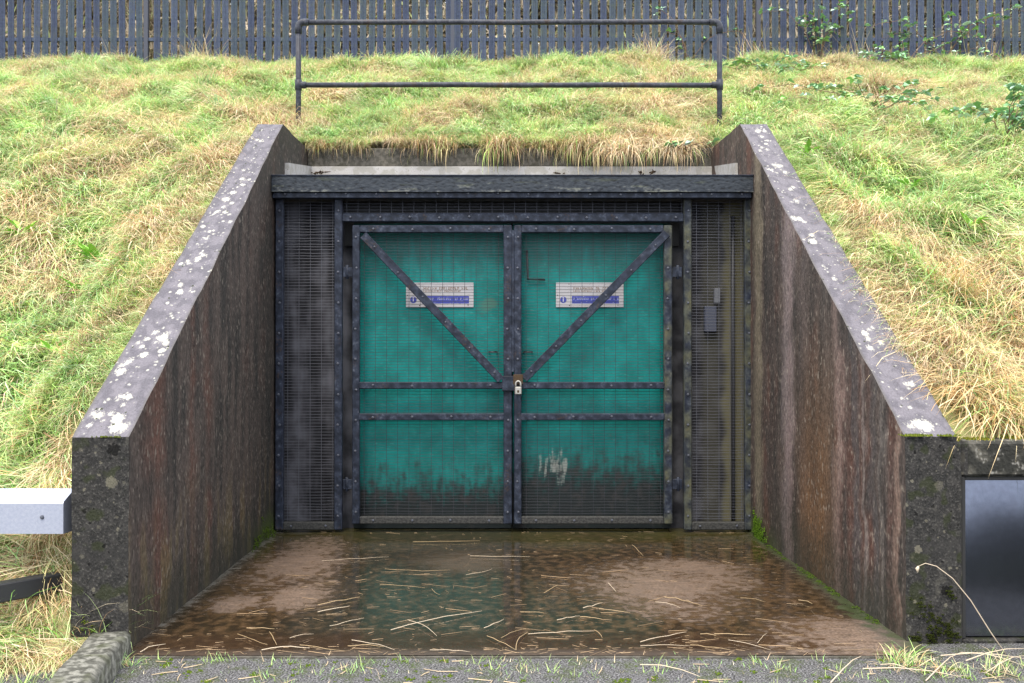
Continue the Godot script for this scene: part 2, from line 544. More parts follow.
	M.dark_wire = mat(Color(.03, .031, .038), .6)
	M.dark_wire.metallic_specular = .25
	M.wire = mat(Color(.065, .068, .085), .5)
	M.wire.metallic_specular = .3
	M.bolt = mat(Color(.07, .075, .095), .4, .2)
	M.black = mat(Color(.008, .008, .009), .8)
	M.rust = tri_mat(paint(128, 128, func(i, x, y):
		var j: int = (y * 4) * W + x * 4
		return Color(.03, .022, .018).lerp(Color(.08, .048, .022), sm(.4, .7, g2[j] / 255.0))), .3, .8, .1, grain)
	M.white_paint = tri_mat(paint(256, 256, func(i, x, y):
		var j: int = (y * 2) * W + x * 2
		var c := Color(.29, .28, .28).lerp(Color(.37, .36, .355), g1[j] / 255.0)
		return c.lerp(Color(.08, .07, .06), sm(.62, .8, g2[j] / 255.0 * .6 + g1[j] / 255.0 * .4) * .85).lerp(Color(.2, .19, .16), sm(.4, .7, g3[j] / 255.0) * .5)), .8, .6)
	M.pale_metal = mat(Color(.3, .29, .275), .45, .4)
	M.pipe = tri_mat(paint(256, 256, func(i, x, y):
		var j: int = (y * 2) * W + x * 2
		var b := g2[j] / 255.0
		var c := Color(.022, .024, .034).lerp(Color(.042, .045, .06), sm(.3, .7, g1[j] / 255.0)) * (.8 + .4 * b)
		c = c.lerp(Color(.16, .16, .17), sm(.72, .86, b) * .6)
		return c.lerp(Color(.05, .03, .02), sm(.65, .8, g3[j] / 255.0) * .5)), 1.3, .45, .05, grain)
	M.fence = tri_mat(paint(256, 256, func(i, x, y):
		var j: int = (y * 2) * W + x * 2
		var b := g2[j] / 255.0
		var c := Color(.038, .049, .083).lerp(Color(.056, .07, .112), sm(.3, .7, g1[j] / 255.0)) * (.9 + .2 * b)
		return c.lerp(Color(.09, .1, .06), sm(.62, .8, g3[j] / 255.0) * .35)), .8, .5)
	M.fence_post = mat(Color(.02, .024, .042), .5)
	M.galvanised = tri_mat(paint(256, 256, func(i, x, y):
		var j: int = (y * 2) * W + x * 2
		var b := g2[j] / 255.0
		var c := Color(.27, .29, .37).lerp(Color(.34, .36, .44), g1[j] / 255.0) * (.95 + .1 * b)
		return c.lerp(Color(.4, .41, .45), sm(.72, .8, b) * sm(.5, .65, g3[j] / 255.0)).lerp(Color(.07, .06, .05), sm(.8, .9, g4[j] / 255.0) * .5)), .35, .38)
	M.galvanised.metallic = .35
	M.galvanised.metallic_specular = .5
	M.tar = mat(Color(.013, .0135, .017), .5)
	M.panel = tri_mat(paint(256, 256, func(i, x, y):
		var j: int = (y * 2) * W + x * 2
		return (Color(.125, .134, .17) * (.85 + .3 * g1[j] / 255.0)).lerp(Color(.2, .2, .21), sm(.84, .92, g4[j] / 255.0) * .4)), .8, .11)
	M.panel.metallic = .95
	M.panel.metallic_specular = .5
	# asphalt
	var asp := nzs(121, .16, 2, W, W)
	var asp_tex := paint(W, W, func(i, x, y):
		var a := asp[i] / 255.0
		var c := Color(.032, .031, .033).lerp(Color(.14, .137, .143), sm(.25, .75, a)) * (.75 + .5 * g1[i] / 255.0)
		c = c.lerp(Color(.36, .36, .36), sm(.72, .9, a) * .7)
		return c.lerp(Color(.045, .06, .016), sm(.5, .66, g3[i] / 255.0 * .5 + g2[i] / 255.0 * .5) * .65))
	M.asphalt = tri_mat(asp_tex, 1.0, .9, 1.0, grey_tex(asp, W, W))
	M.kerb = tri_mat(paint(256, 256, func(i, x, y):
		var j: int = (y * 2) * W + x * 2
		var a := g1[j] / 255.0
		var b := g2[j] / 255.0
		var c := Color(.05, .049, .042).lerp(Color(.19, .185, .165), sm(.3, .75, a)) * (.7 + .5 * b)
		return c.lerp(Color(.04, .046, .016), sm(.55, .75, g3[j] / 255.0) * .5).lerp(Color(.02, .02, .015), sm(.3, .2, b) * .6)), .9, .9, .25, grain)
	M.thatch = tri_mat(paint(256, 256, func(i, x, y):
		var j: int = (y * 2) * W + x * 2
		return Color(.16, .14, .06).lerp(Color(.42, .36, .2), g2[j] / 255.0).lerp(Color(.2, .28, .08), sm(.4, .6, g1[j] / 255.0) * .6)), .5, 1.0, 1.5, grain)
	M.grass = mat(Color(1, 1, 1), .75)
	M.grass.vertex_color_use_as_albedo = true
	M.grass.backlight_enabled = true
	M.grass.backlight = Color(.8, .8, .8)
	M.grass.metallic_specular = .3
	M.leaf = mat(Color(1, 1, 1), .6)
	M.leaf.metallic_specular = .35
	M.leaf.vertex_color_use_as_albedo = true
	M.leaf.backlight_enabled = true
	M.leaf.backlight = Color(.3, .3, .3)
	M.stem = mat(Color(.13, .075, .045), .8)
	M.straw = mat(Color(.33, .235, .13), .7)
	M.straw_pale = mat(Color(.48, .39, .29), .7)

# ---------------------------------------------------------------- plants
const GREENS := [Color(.29, .5, .12), Color(.44, .62, .22), Color(.2, .42, .09), Color(.54, .66, .32), Color(.35, .58, .24), Color(.5, .58, .26)]
const STRAWS := [Color(.72, .54, .35), Color(.74, .6, .41), Color(.56, .37, .2), Color(.7, .56, .36), Color(.38, .24, .13), Color(.62, .54, .33), Color(.78, .68, .5), Color(.3, .19, .1)]

const GOLD := [Color(.7, .48, .24), Color(.78, .6, .36), Color(.52, .32, .14), Color(.66, .5, .26), Color(.35, .2, .08), Color(.74, .62, .4)]

# blades that rise from a small patch, lean towards +x and droop
func blades(n: int, radius: float, lmin: float, lmax: float, width: float, spread: float, rise0: float, rise1: float, droop: float, cols: Array, other: Array, share: float, seed_: int, segs := 3) -> ArrayMesh:
	var r := RandomNumberGenerator.new()
	r.seed = seed_
	var st := S(false)
	for b in n:
		var az := r.randfn(0.0, spread)
		var pitch := r.randf_range(rise0, rise1)
		var len := r.randf_range(lmin, lmax)
		var w := width * r.randf_range(.6, 1.25)
		var q := sqrt(r.randf()) * radius
		var qa := r.randf() * TAU
		var p := Vector3(cos(qa) * q, -.03, sin(qa) * q)
		var c: Color = cols[r.randi() % cols.size()] if r.randf() > share else other[r.randi() % other.size()]
		c = c * r.randf_range(.72, 1.22)
		var turn := r.randfn(0.0, .35)
		var dr := droop * r.randf_range(.6, 1.3)
		var L := []
		var R := []
		for s in segs + 1:
			var dir := Vector3(cos(az) * cos(pitch), sin(pitch), sin(az) * cos(pitch))
			var side := Vector3(-sin(az), r.randf_range(-.3, .3), cos(az)).normalized()
			var ww := w * (1.0 - pow(float(s) / segs, 1.6)) * .5 + .0003
			L.append(p - side * ww)
			R.append(p + side * ww)
			p += dir * len / segs
			pitch -= dr / segs
			az += turn / segs
		for s in segs:
			var k0 := .9 + .15 * s / segs
			var k1 := .9 + .15 * (s + 1) / segs
			var c0 := Color(c.r * k0, c.g * k0, c.b * k0)
			var c1 := Color(c.r * k1, c.g * k1, c.b * k1)
			for v in [[L[s], c0], [R[s], c0], [L[s + 1], c1]]:
				st.set_color(v[1]); st.add_vertex(v[0])
			if s < segs - 1:
				for v in [[R[s], c0], [R[s + 1], c1], [L[s + 1], c1]]:
					st.set_color(v[1]); st.add_vertex(v[0])
	return mesh_of(st, M.grass)

func scatter(called: String, parent: Node3D, what: Mesh, places: Array, tints: Array) -> void:
	if places.is_empty(): return
	var mm := MultiMesh.new()
	mm.transform_format = MultiMesh.TRANSFORM_3D
	mm.use_colors = true
	mm.mesh = what
	mm.instance_count = places.size()
	for i in places.size():
		mm.set_instance_transform(i, places[i])
		mm.set_instance_color(i, tints[i])
	var o := MultiMeshInstance3D.new()
	o.multimesh = mm
	o.name = called
	parent.add_child(o, true)
	o.position = -above(parent)
	o.set_meta("kind", "stuff")

func stand(p: Vector3, up: Vector3, yaw: float, s: Vector3) -> Transform3D:
	var x := Vector3(cos(yaw), 0, sin(yaw))
	x = (x - up * x.dot(up)).normalized()
	return Transform3D(Basis(x * s.x, up * s.y, x.cross(up) * s.z), p)

func slope(x: float, d: float) -> Vector3:
	var e := .1
	var gx := (bank(x + e, d) - bank(x - e, d)) / (2 * e)
	var gd := (bank(x, d + e) - bank(x, d - e)) / (2 * e)
	return Vector3(-gx, 1, gd).normalized()

func grow_grass() -> void:
	var green := []
	var straw := []
	for k in 6:
		green.append(blades(50, .13, .14, .36, .0085 if k < 2 else .0053, .75, .35, 1.25, 1.7, GREENS, STRAWS, .16, 200 + k))
		straw.append(blades(46, .14, .2, .5, .005, .55, .2, 1.05, 1.9, STRAWS, GREENS, .14, 300 + k))
	var n1 := FastNoiseLite.new()
	n1.seed = 8; n1.frequency = .55; n1.fractal_octaves = 3
	var n2 := FastNoiseLite.new()
	n2.seed = 9; n2.frequency = 1.7; n2.fractal_octaves = 2
	var n3 := FastNoiseLite.new()
	n3.seed = 12; n3.frequency = .5; n3.fractal_octaves = 2
	var gp := []
	var gt := []
	var sp := []
	var stn := []
	for k in 6:
		gp.append([]); gt.append([]); sp.append([]); stn.append([])
	rng.seed = 4242
	var made := 0
	while made < 34000:
		var d := 4.62 + 9.7 * pow(rng.randf(), .95)
		var x := rng.randf_range(-1, 1) * (.54 * d + 1.7)
		if absf(x) > .54 * d + 1.5: continue
		var ax := absf(x)
		made += 1
		var outer := 2.31
		var strip := ax > 2.15 and ax < outer and d < 9.3 and d > 5.0
		if ax < outer and d < 9.34 and not (x < -2.05 and d < 4.84) and not strip: continue
		if x > 0 and d < 5.55: continue
		if x < 0 and d < 5.1 and rng.randf() < .15: continue
		var s := n1.get_noise_2d(x, d * 1.6) + .55 * n2.get_noise_2d(x, d * 1.5)
		if x > 2.0 and d < 7.4: s += .34 * sm(7.4, 6.6, d)
		elif x > 2.0 and d < 9.6: s -= .22
		elif x > 1.5 and d > 10.0: s += .14
		if ax < 2.4 and d < 9.9: s += .15
		if ax < 2.4 and d > 11.5: s -= .14
		if x < -2 and d < 6.8: s -= .05
		if x < -2 and d > 7.0 and d < 9.5: s += .06
		var dry := s + rng.randf_range(-.2, .2) > .17
		var near_wall := ax < outer + .16 and d < 9.5
		var flow := PI / 2 + 1.5 * n3.get_noise_2d(x * 1.4, d * 1.4) * 1.5 + rng.randfn(0, .4)
		if near_wall: flow = PI / 2 + (-.35 if x > 0 else .35) + rng.randfn(0, .4)
		var size := rng.randf_range(.8, 1.25) * (.62 if near_wall or d > 13.4 else 1.0)
		if strip: size = rng.randf_range(.3, .5)
		elif ax < 2.3 and d < 10.2: size *= .68
		var up := slope(x, d).lerp(Vector3.UP, .3).normalized()
		var t := stand(Vector3(x, bank(x, d), -d), up, flow, Vector3(size, size * rng.randf_range(.75, 1.15), size))
		var b := rng.randf_range(.85, 1.15) * (1.0 + .45 * n2.get_noise_2d(x * 1.5 + 20.0, d * 2.2))
		var k := rng.randi() % 6
		if d > 9.0: t.basis = t.basis.scaled(Vector3.ONE * lerpf(1.0, .8, sm(9.0, 11.0, d)))
		if dry:
			sp[k].append(t); stn[k].append(Color(b, b * rng.randf_range(.93, 1.04), b * rng.randf_range(.85, 1.1)))
		else:
			gp[k].append(t); gt[k].append(Color(b * rng.randf_range(.85, 1.2), b, b * rng.randf_range(.8, 1.25)))
	var g := thing("grass", Vector3.ZERO, "long green grass lying over the whole bank", "grass")
	g.set_meta("kind", "stuff")
	var h := thing("dry_grass", Vector3.ZERO, "straw coloured dead grass matted in patches across the bank", "dry grass")
	h.set_meta("kind", "stuff")
	for k in 6:
		scatter("green_tufts", g, green[k], gp[k], gt[k])
		scatter("straw_tufts", h, straw[k], sp[k], stn[k])

	# the fringe that hangs over the headwall
	var f := thing("hanging_grass", Vector3(0, 3.35, -9.3), "fringe of dead grass hanging over the concrete headwall above the gate", "dry grass")
	f.set_meta("kind", "stuff")
	var fringe := []
	for k in 4: fringe.append(blades(26, .1, .08, .36, .0055, 1.3, -.3, .9, 2.2, STRAWS, GREENS, .25, 400 + k, 4))
	var fp := [[], [], [], []]
	var ft := [[], [], [], []]
	for i in 800:
		var x := rng.randf_range(-1.88, 1.88)
		var pxx := 512 + x / 9.3 * 1000
		var den := .3
		if pxx > 395: den = .65
		if pxx > 560: den = 1.0
		if pxx > 655: den = .85
		var ragged := n2.get_noise_2d(x * 1.3, 40.0)
		if rng.randf() > den * .9 + ragged * 1.3: continue
		var heavy := 1.0 if pxx > 560 else (.8 if pxx > 400 else .45)
		var k := i % 4
		var sz := rng.randf_range(.4, 1.3) * heavy * (1.0 + .7 * ragged)
		fp[k].append(stand(Vector3(x, 3.37 + rng.randf_range(-.02, .06), -9.31 - rng.randf_range(-.02, .2)), Vector3.UP, PI / 2 + rng.randfn(0, .8), Vector3(sz, sz, sz)))
		var b := rng.randf_range(.6, 1.1)
		ft[k].append(Color(b, b * rng.randf_range(.85, 1.05), b * rng.randf_range(.7, 1.0)))
	for k in 4: scatter("hanging_tufts", f, fringe[k], fp[k], ft[k])

	# short turf and weeds in the joints of the road edge
	var v := thing("verge_grass", Vector3(0, 0, -4.7), "thin weeds and grass growing in the joint along the road edge", "grass")
	v.set_meta("kind", "stuff")
	var small := [blades(16, .035, .03, .09, .004, 3.0, .6, 1.4, .8, GREENS, STRAWS, .15, 500), blades(12, .04, .025, .07, .004, 3.0, .4, 1.3, .9, GREENS, STRAWS, .3, 501)]
	var vp := [[], []]
	var vt := [[], []]
	for i in 560:
		var x := rng.randf_range(-1.8, 2.9)
		var d := 4.78 - absf(rng.randfn(0, .16))
		if rng.randf() < .35: d = rng.randf_range(4.2, 4.75)
		var dens := .3 + .7 * sm(.0, .3, n2.get_noise_2d(x * .8 + 7, d * .8)) + .4 * sm(.5, 2.0, x)
		if rng.randf() > dens: continue
		var b := rng.randf_range(.7, 1.1)
		vp[i % 2].append(stand(Vector3(x, -.012, -d), Vector3.UP, rng.randf() * TAU, Vector3.ONE * rng.randf_range(.5, 1.2)))
		vt[i % 2].append(Color(b, b, b))
	for i in 90:       # left of the kerb
		var d := rng.randf_range(4.1, 4.85)
		var x := rng.randf_range(-2.75, -2.02) + (4.85 - d) * .12
		vp[i % 2].append(stand(Vector3(x, -.012, -d), Vector3.UP, rng.randf() * TAU, Vector3.ONE * rng.randf_range(.8, 2.2)))
		vt[i % 2].append(Color(1, 1, 1) * rng.randf_range(.75, 1.1))
	for i in 260:      # mossy turf behind the low wall's top
		vp[i % 2].append(stand(Vector3(2.2 + rng.randf() * 1.6, .97, -5.36 - rng.randf() * .3), Vector3.UP, rng.randf() * TAU, Vector3.ONE * rng.randf_range(.4, 1.1)))
		vt[i % 2].append(Color(1.1, 1, .7) * rng.randf_range(.7, 1.1))
	for k in 2: scatter("weed_tufts", v, small[k], vp[k], vt[k])

	# moss: low cushions
	var ms := S(false)
	rng.seed = 99
	for c in 14:
		var p := Vector3(rng.randfn(0, .016), 0, rng.randfn(0, .016))
		for k in 5:
			var a := TAU * k / 5 + rng.randf()
			var a2 := a + TAU / 5
			var hgt := rng.randf_range(.006, .014)
			var col := Color(.07, .095, .012).lerp(Color(.17, .19, .025), rng.randf())
			for q in [p + Vector3(cos(a) * .008, 0, sin(a) * .008), p + Vector3(0, hgt, 0), p + Vector3(cos(a2) * .008, 0, sin(a2) * .008)]:
				ms.set_color(col); ms.add_vertex(q)
	var moss_mesh := mesh_of(ms, M.grass)
	var mp := []
	var mt := []
	var add_moss := func(p: Vector3, n: Vector3, s: float, c: Color):
		mp.append(stand(p, n, rng.randf() * TAU, Vector3.ONE * s)); mt.append(c)
	for i in 190:       # on the low wall's top, thickest by the wing wall
		var x := 2.24 + absf(rng.randfn(0, .3))
		if n2.get_noise_2d(x * 2.0, 5.0) < rng.randf_range(-.5, .3): continue
		add_moss.call(Vector3(x, .995, -5.12 - rng.randf() * .28), Vector3.UP, rng.randf_range(.6, 1.3), Color(1.25, 1.1, .8))
	for i in 46:        # at the front lip of the right coping
		var x := 2.11 + .12 * signf(rng.randfn()) * pow(rng.randf(), .5)
		if x > 2.1 and i % 2: continue
		add_moss.call(Vector3(x, 1.027, -5.035 - absf(rng.randfn(0, .02))), Vector3.UP, rng.randf_range(.4, 1.1), Color(.9, .95, .7))
	for i in 14:
		add_moss.call(Vector3(rng.randfn(-1.97, .03), 1.036, -4.875 - absf(rng.randfn(0, .012))), Vector3.UP, rng.randf_range(.3, .8), Color(.6, .65, .5))
	for i in 120:       # foot of the right wall by the gate, and along its foot
		var d := 7.85 - absf(rng.randfn(0, .14))
		add_moss.call(Vector3(1.898, absf(rng.randfn(0, .09)), -d), Vector3(-1, .25, 0).normalized(), rng.randf_range(.3, .8), Color(.6, .95, .5))
	for i in 120:
		var d := rng.randf_range(5.1, 7.7)
		if n2.get_noise_2d(d * 1.2, 3.0) < rng.randf_range(-.3, .25): continue
		add_moss.call(Vector3(lerpf(1.975, 1.905, (d - 5.03) / 2.9) - absf(rng.randfn(0, .02)), .004, -d), Vector3.UP, rng.randf_range(.2, .6), Color(.45, .62, .6))
	for i in 40:
		var d := rng.randf_range(7.2, 7.9)
		add_moss.call(Vector3(-1.885 + absf(rng.randfn(0, .01)), absf(rng.randfn(0, .05)), -d), Vector3(1, .3, 0).normalized(), rng.randf_range(.3, .7), Color(.4, .55, .35))
	for i in 34:        # lower right front face and wall foot
		add_moss.call(Vector3(rng.randf_range(2.0, 2.24), absf(rng.randfn(.05, .08)), -5.02), Vector3(0, .2, 1).normalized(), rng.randf_range(.3, .8), Color(.2, .22, .16))
	for i in 130:       # road
		add_moss.call(Vector3(rng.randf_range(-1.7, 2.2), -.012, -rng.randf_range(4.2, 4.78)), Vector3.UP, rng.randf_range(.2, .7), Color(.8, 1.0, .7))
	for i in 60:
		add_moss.call(Vector3(rng.randf_range(-2.3, -2.0), .0, -rng.randf_range(4.7, 4.9)), Vector3.UP, rng.randf_range(.6, 1.5), Color(.8, 1.0, .7))
	for i in 14:        # wing wall foot left, behind the kerb
		add_moss.call(Vector3(rng.randf_range(-2.1, -1.95), .03 + absf(rng.randfn(0, .05)), -4.86), Vector3(0, .3, 1).normalized(), rng.randf_range(.3, .6), Color(.7, .8, .6))
	var moss := thing("moss", Vector3(2, 0, -5), "green moss cushions on the concrete edges and in the road joints", "moss")
	moss.set_meta("kind", "stuff")
	scatter("moss_cushions", moss, moss_mesh, mp, mt)

func tussock(x: float, y: float, label: String, size: float, cols: Array, n := 240, droop := 2.2, yaw := PI / 2, spread := 1.5) -> void:
	var p := bank_at(x, y)
	var o := put("grass_tussock", blades(n, .16 * size, .25 * size, .55 * size, .0058, spread, .5, 1.45, droop, cols, GREENS, .07, 600 + int(x), 5))
	o.transform = stand(p, slope(p.x, -p.z).lerp(Vector3.UP, .5).normalized(), yaw, Vector3.ONE)
	tag(o, label, "grass tussock", "dry tussocks on the bank")

func leaf_into(st: SurfaceTool, t: Transform3D, len: float, wid: float, col: Color) -> void:
	var L := []
	for k in 5:
		var s := k / 4.0
		var w := wid * sin(PI * pow(s, .8)) * .5
		var y := -len * .18 * s * s
		L.append([Vector3(len * s, y, 0), Vector3(len * s, y + w * .35, w), Vector3(len * s, y + w * .35, -w)])
	for k in 4:
		for q in [[L[k][0], L[k + 1][0], L[k + 1][1]], [L[k][0], L[k + 1][1], L[k][1]], [L[k][0], L[k + 1][2], L[k + 1][0]], [L[k][0], L[k][2], L[k + 1][2]]]:
			for v in q:
				st.set_color(col); st.add_vertex(t * v)

func bramble(x: float, y: float, label: String, w: float, h: float, canes: int, leaves: int, seed_: int) -> void:
	var r := RandomNumberGenerator.new()
	r.seed = seed_
	var base := bank_at(x, y)
	var o := thing("bramble", base, label, "bramble", "brambles on the bank")
	var lv := S(false)
	for c in canes:
		var a := r.randf() * TAU
		var reach := r.randf_range(.5, 2.0) * w
		var top := r.randf_range(.5, 1.1) * h
		var pts := []
		for k in 9:
			var s := k / 8.0
			var q := base + Vector3(cos(a) * reach * s, top * 4.0 * s * (1.0 - s * .72) * .8 + .06, sin(a) * reach * s * .6)
			q.y += (bank(q.x, -q.z) - bank(base.x, -base.z)) * .9
			q += Vector3(r.randfn(0, .012), r.randfn(0, .012), r.randfn(0, .012))
			pts.append(q)
		var st := S(false)
		tube(st, pts, [.004, .004, .004, .0035, .003, .003, .0025, .002, .0015], 5)
		put("cane", mesh_of(st, M.stem), o)
		for k in int(leaves * .75 / canes):
			var s := r.randf_range(.15, 1.0) * 8.0
			var i0 := mini(int(s), 7)
			var p: Vector3 = pts[i0].lerp(pts[i0 + 1], s - i0)
			var col := Color(.2, .36, .23).lerp(Color(.22, .42, .12), r.randf()) * r.randf_range(.7, 1.25)
			if r.randf() < .35: col = Color(.38, .52, .42)
			var yaw := r.randf() * TAU
			var stalk := p + Vector3(cos(yaw), .5, sin(yaw)) * .035
			for j in 3:
				var ya := yaw + (j - 1) * 1.15
				var b := Basis(Vector3.UP, -ya) * Basis(Vector3(0, 0, 1), r.randf_range(-.4, .5)) * Basis(Vector3(1, 0, 0), r.randf_range(-.7, .7))
				leaf_into(lv, Transform3D(b, stalk), r.randf_range(.05, .085), r.randf_range(.04, .062), col)
	var m := put("leaves", mesh_of(lv, M.leaf), o)
	m.set_meta("kind", "stuff")

func weed(x: float, y: float, label: String, n: int, len: float, seed_: int) -> void:
	var r := RandomNumberGenerator.new()
	r.seed = seed_
	var base := bank_at(x, y) + Vector3(0, .1, .1)
	var o := thing("dock_plant", base, label, "weed", "broad leaved weeds on the bank")
	for k in n:
		var st := S(false)
		var yaw := r.randf() * TAU
		var b := Basis(Vector3.UP, -yaw) * Basis(Vector3(0, 0, 1), r.randf_range(.1, 1.0))
		leaf_into(st, Transform3D(b, base + Vector3(cos(yaw), 1.2, sin(yaw)) * .05 * r.randf()), len * r.randf_range(.7, 1.2), len * r.randf_range(.3, .42), Color(.2, .42, .06) * r.randf_range(.8, 1.4))
		put("leaf", mesh_of(st, M.leaf), o)

# ---------------------------------------------------------------- setting
func build_ground() -> void:
	var st := S(false)
	var xs := [-140.0, -60.0, -30.0, -18.0]
	var x := -12.0
	while x < 12.01:
		xs.append(x); x += .14
	xs.append_array([18.0, 30.0, 60.0, 140.0])
	var ds := []
	var d := 4.5
	while d < 15.6:
		ds.append(d); d += .14
	ds.append_array([17.0, 20.0, 26.0, 40.0, 80.0, 200.0])
	var ys := []
	for j in ds.size():
		var row := PackedFloat32Array()
		for i in xs.size(): row.append(bank(xs[i], ds[j]))
		ys.append(row)
	for j in ds.size() - 1:
		for i in xs.size() - 1:
			var cx: float = (xs[i] + xs[i + 1]) / 2
			var cd: float = (ds[j] + ds[j + 1]) / 2
			if absf(cx) < 2.0 and cd < 9.38: continue
			if cx > 0 and cd < 5.2: continue
			var p := []
			for k in [[i, j], [i, j + 1], [i + 1, j + 1], [i + 1, j]]:
				p.append(Vector3(xs[k[0]], ys[k[1]][k[0]], -ds[k[1]]))
			for k in [0, 1, 2, 0, 2, 3]: st.add_vertex(p[k])
	tag(put("grass_bank", mesh_of(st, M.thatch)), "steep earth bank under the grass on both sides of the entrance", "", "", "structure")
	# road: one sheet in front of everything
	st = S()
	quad(st, Vector3(-150, -.014, 150), Vector3(150, -.014, 150), Vector3(150, -.014, -9), Vector3(-150, -.014, -9), Vector3.UP)
	tag(put("road", mesh_of(st, M.asphalt)), "grey asphalt road surface in front of the entrance", "", "", "structure")
	# floor slab
	tag(put("floor", clip_floor(), self), "wet brown concrete floor between the wing walls", "", "", "structure")
	st = S()
	box(st, Vector3(-1.9, -.2, -4.9), Vector3(2.02, -.003, -4.785), .004)
	tag(put("floor_edge", mesh_of(st, M.pale_concrete)), "thin pale concrete lip along the front of the floor", "", "", "structure")

func clip_floor() -> ArrayMesh:
	var st := S(false)
	var nj := 60
	var ni := 60
	var P := func(i: int, j: int) -> Vector3:
		var d := lerpf(8.25, 4.79, float(j) / nj)
		var lo := lerpf(-1.96, -1.9, float(j) / nj)
		var hi := lerpf(1.96, 2.03, float(j) / nj)
		var x := lerpf(lo, hi, float(i) / ni)
		var y := .004 * jit.get_noise_2d(x * .3, d * .3)
		if j == nj: d += .012 * jit.get_noise_2d(x * 2.0, 9.0)
		return Vector3(x, y, -d)
	for j in nj:
		for i in ni:
			var p := [P.call(i, j), P.call(i + 1, j), P.call(i + 1, j + 1), P.call(i, j + 1)]
			for k in [0, 1, 2, 0, 2, 3]:
				var q: Vector3 = p[k]
				st.set_uv(Vector2((q.x + 2.1) / 4.2, (8.3 + q.z) / 3.6))
				st.add_vertex(q)
	return mesh_of(st, M.floor)

func wing_wall(side: int) -> void:
	# side 0 left, 1 right
	var s := -1.0 if side == 0 else 1.0
	var df := 4.87 if side == 0 else 5.03
	var inf := 1.865 if side == 0 else 1.979
	var outf := 2.143 if side == 0 else 2.238
	var yf := 1.035 if side == 0 else 1.022
	var da := 8.3
	var ina := 1.9
	var outa := 2.117
	var db := 9.6
	var ya := 3.33
	var inner := func(d: float) -> float: return s * lerpf(inf, ina, clampf((d - df) / (8.0 - df), 0, 1.5))
	var outer := func(d: float) -> float: return s * lerpf(outf, outa, clampf((d - df) / (da - df), 0, 1))
	var topy := func(d: float) -> float: return ya if d >= da else lerpf(yf, ya, (d - df) / (da - df))
	var a := S(false)
	var cols := []
	var nd := 44
	for i in nd + 1: cols.append(lerpf(df, da, float(i) / nd))
	for i in 14: cols.append(lerpf(da, db, (i + 1.0) / 14))
	var nv := 30
	for i in cols.size() - 1:
		for j in nv:
			var p := []
			for k in [[0, 0], [1, 0], [1, 1], [0, 1]]:
				var d: float = cols[i + k[0]]
				var y := lerpf(-.12, topy.call(d), float(j + k[1]) / nv)
				p.append(Vector3(inner.call(d), y, -d))
			var order := [0, 1, 2, 0, 2, 3] if side == 0 else [0, 2, 1, 0, 3, 2]
			for k in order:
				var q: Vector3 = p[k]
				a.set_uv(Vector2((-q.z - 4.8) / 4.8, (3.4 - q.y) / 3.5))
				a.add_vertex(shake(q, .008))
	a.generate_normals()
	var mesh: ArrayMesh = a.commit()
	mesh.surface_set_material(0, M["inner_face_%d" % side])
	# coping
	var c := S(false)
	var total := 0.0
	var run := [0.0]
	for i in cols.size() - 1:
		total += Vector2(cols[i + 1] - cols[i], topy.call(cols[i + 1]) - topy.call(cols[i])).length()
		run.append(total)
	var nw := 6
	for i in cols.size() - 1:
		for j in nw:
			var p := []
			for k in [[0, 0], [1, 0], [1, 1], [0, 1]]:
				var d: float = cols[i + k[0]]
				var t := float(j + k[1]) / nw
				p.append([Vector3(lerpf(inner.call(d), outer.call(d), t), topy.call(d), -d), Vector2(1.0 - t if side == 0 else t, run[i + k[0]] / 5.1)])
			var order := [0, 1, 2, 0, 2, 3] if side == 1 else [0, 2, 1, 0, 3, 2]
			for k in order:
				c.set_uv(p[k][1])
				c.add_vertex(shake(p[k][0], .008))
	c.generate_normals()
	c.commit(mesh)
	mesh.surface_set_material(1, M["coping_%d" % side])
	# front, outer and rear faces
	var f := S(false)
	patch(f, Vector3(s * inf, yf, -df), Vector3(s * outf, yf, -df), Vector3(s * outf, -.12, -df), Vector3(s * inf, -.12, -df), 6, 30, Vector3(0, 0, 1), Rect2(0, 0, 1, 1), .008)
	for i in cols.size() - 1:
		var d0: float = cols[i]
		var d1: float = cols[i + 1]
		patch(f, Vector3(outer.call(d0), topy.call(d0), -d0), Vector3(outer.call(d1), topy.call(d1), -d1), Vector3(outer.call(d1), -.12, -d1), Vector3(outer.call(d0), -.12, -d0), 1, 8, Vector3(s, 0, 0), Rect2(0, 0, 1, 1), .008)
	patch(f, Vector3(s * ina, ya, -db), Vector3(s * outa, ya, -db), Vector3(s * outa, -.12, -db), Vector3(s * ina, -.12, -db), 1, 1, Vector3(0, 0, -1), Rect2(0, 0, 1, 1), .0)
	f.generate_normals()
	f.commit(mesh)
	mesh.surface_set_material(2, M.dark_concrete)
	var o := put("wing_wall", mesh)
	tag(o, ["sloping concrete wing wall beside the guard rail and kerb, lichen on its coping", "sloping concrete wing wall that joins the low wall with the black panel"][side], "wing wall", "wing walls of the entrance")

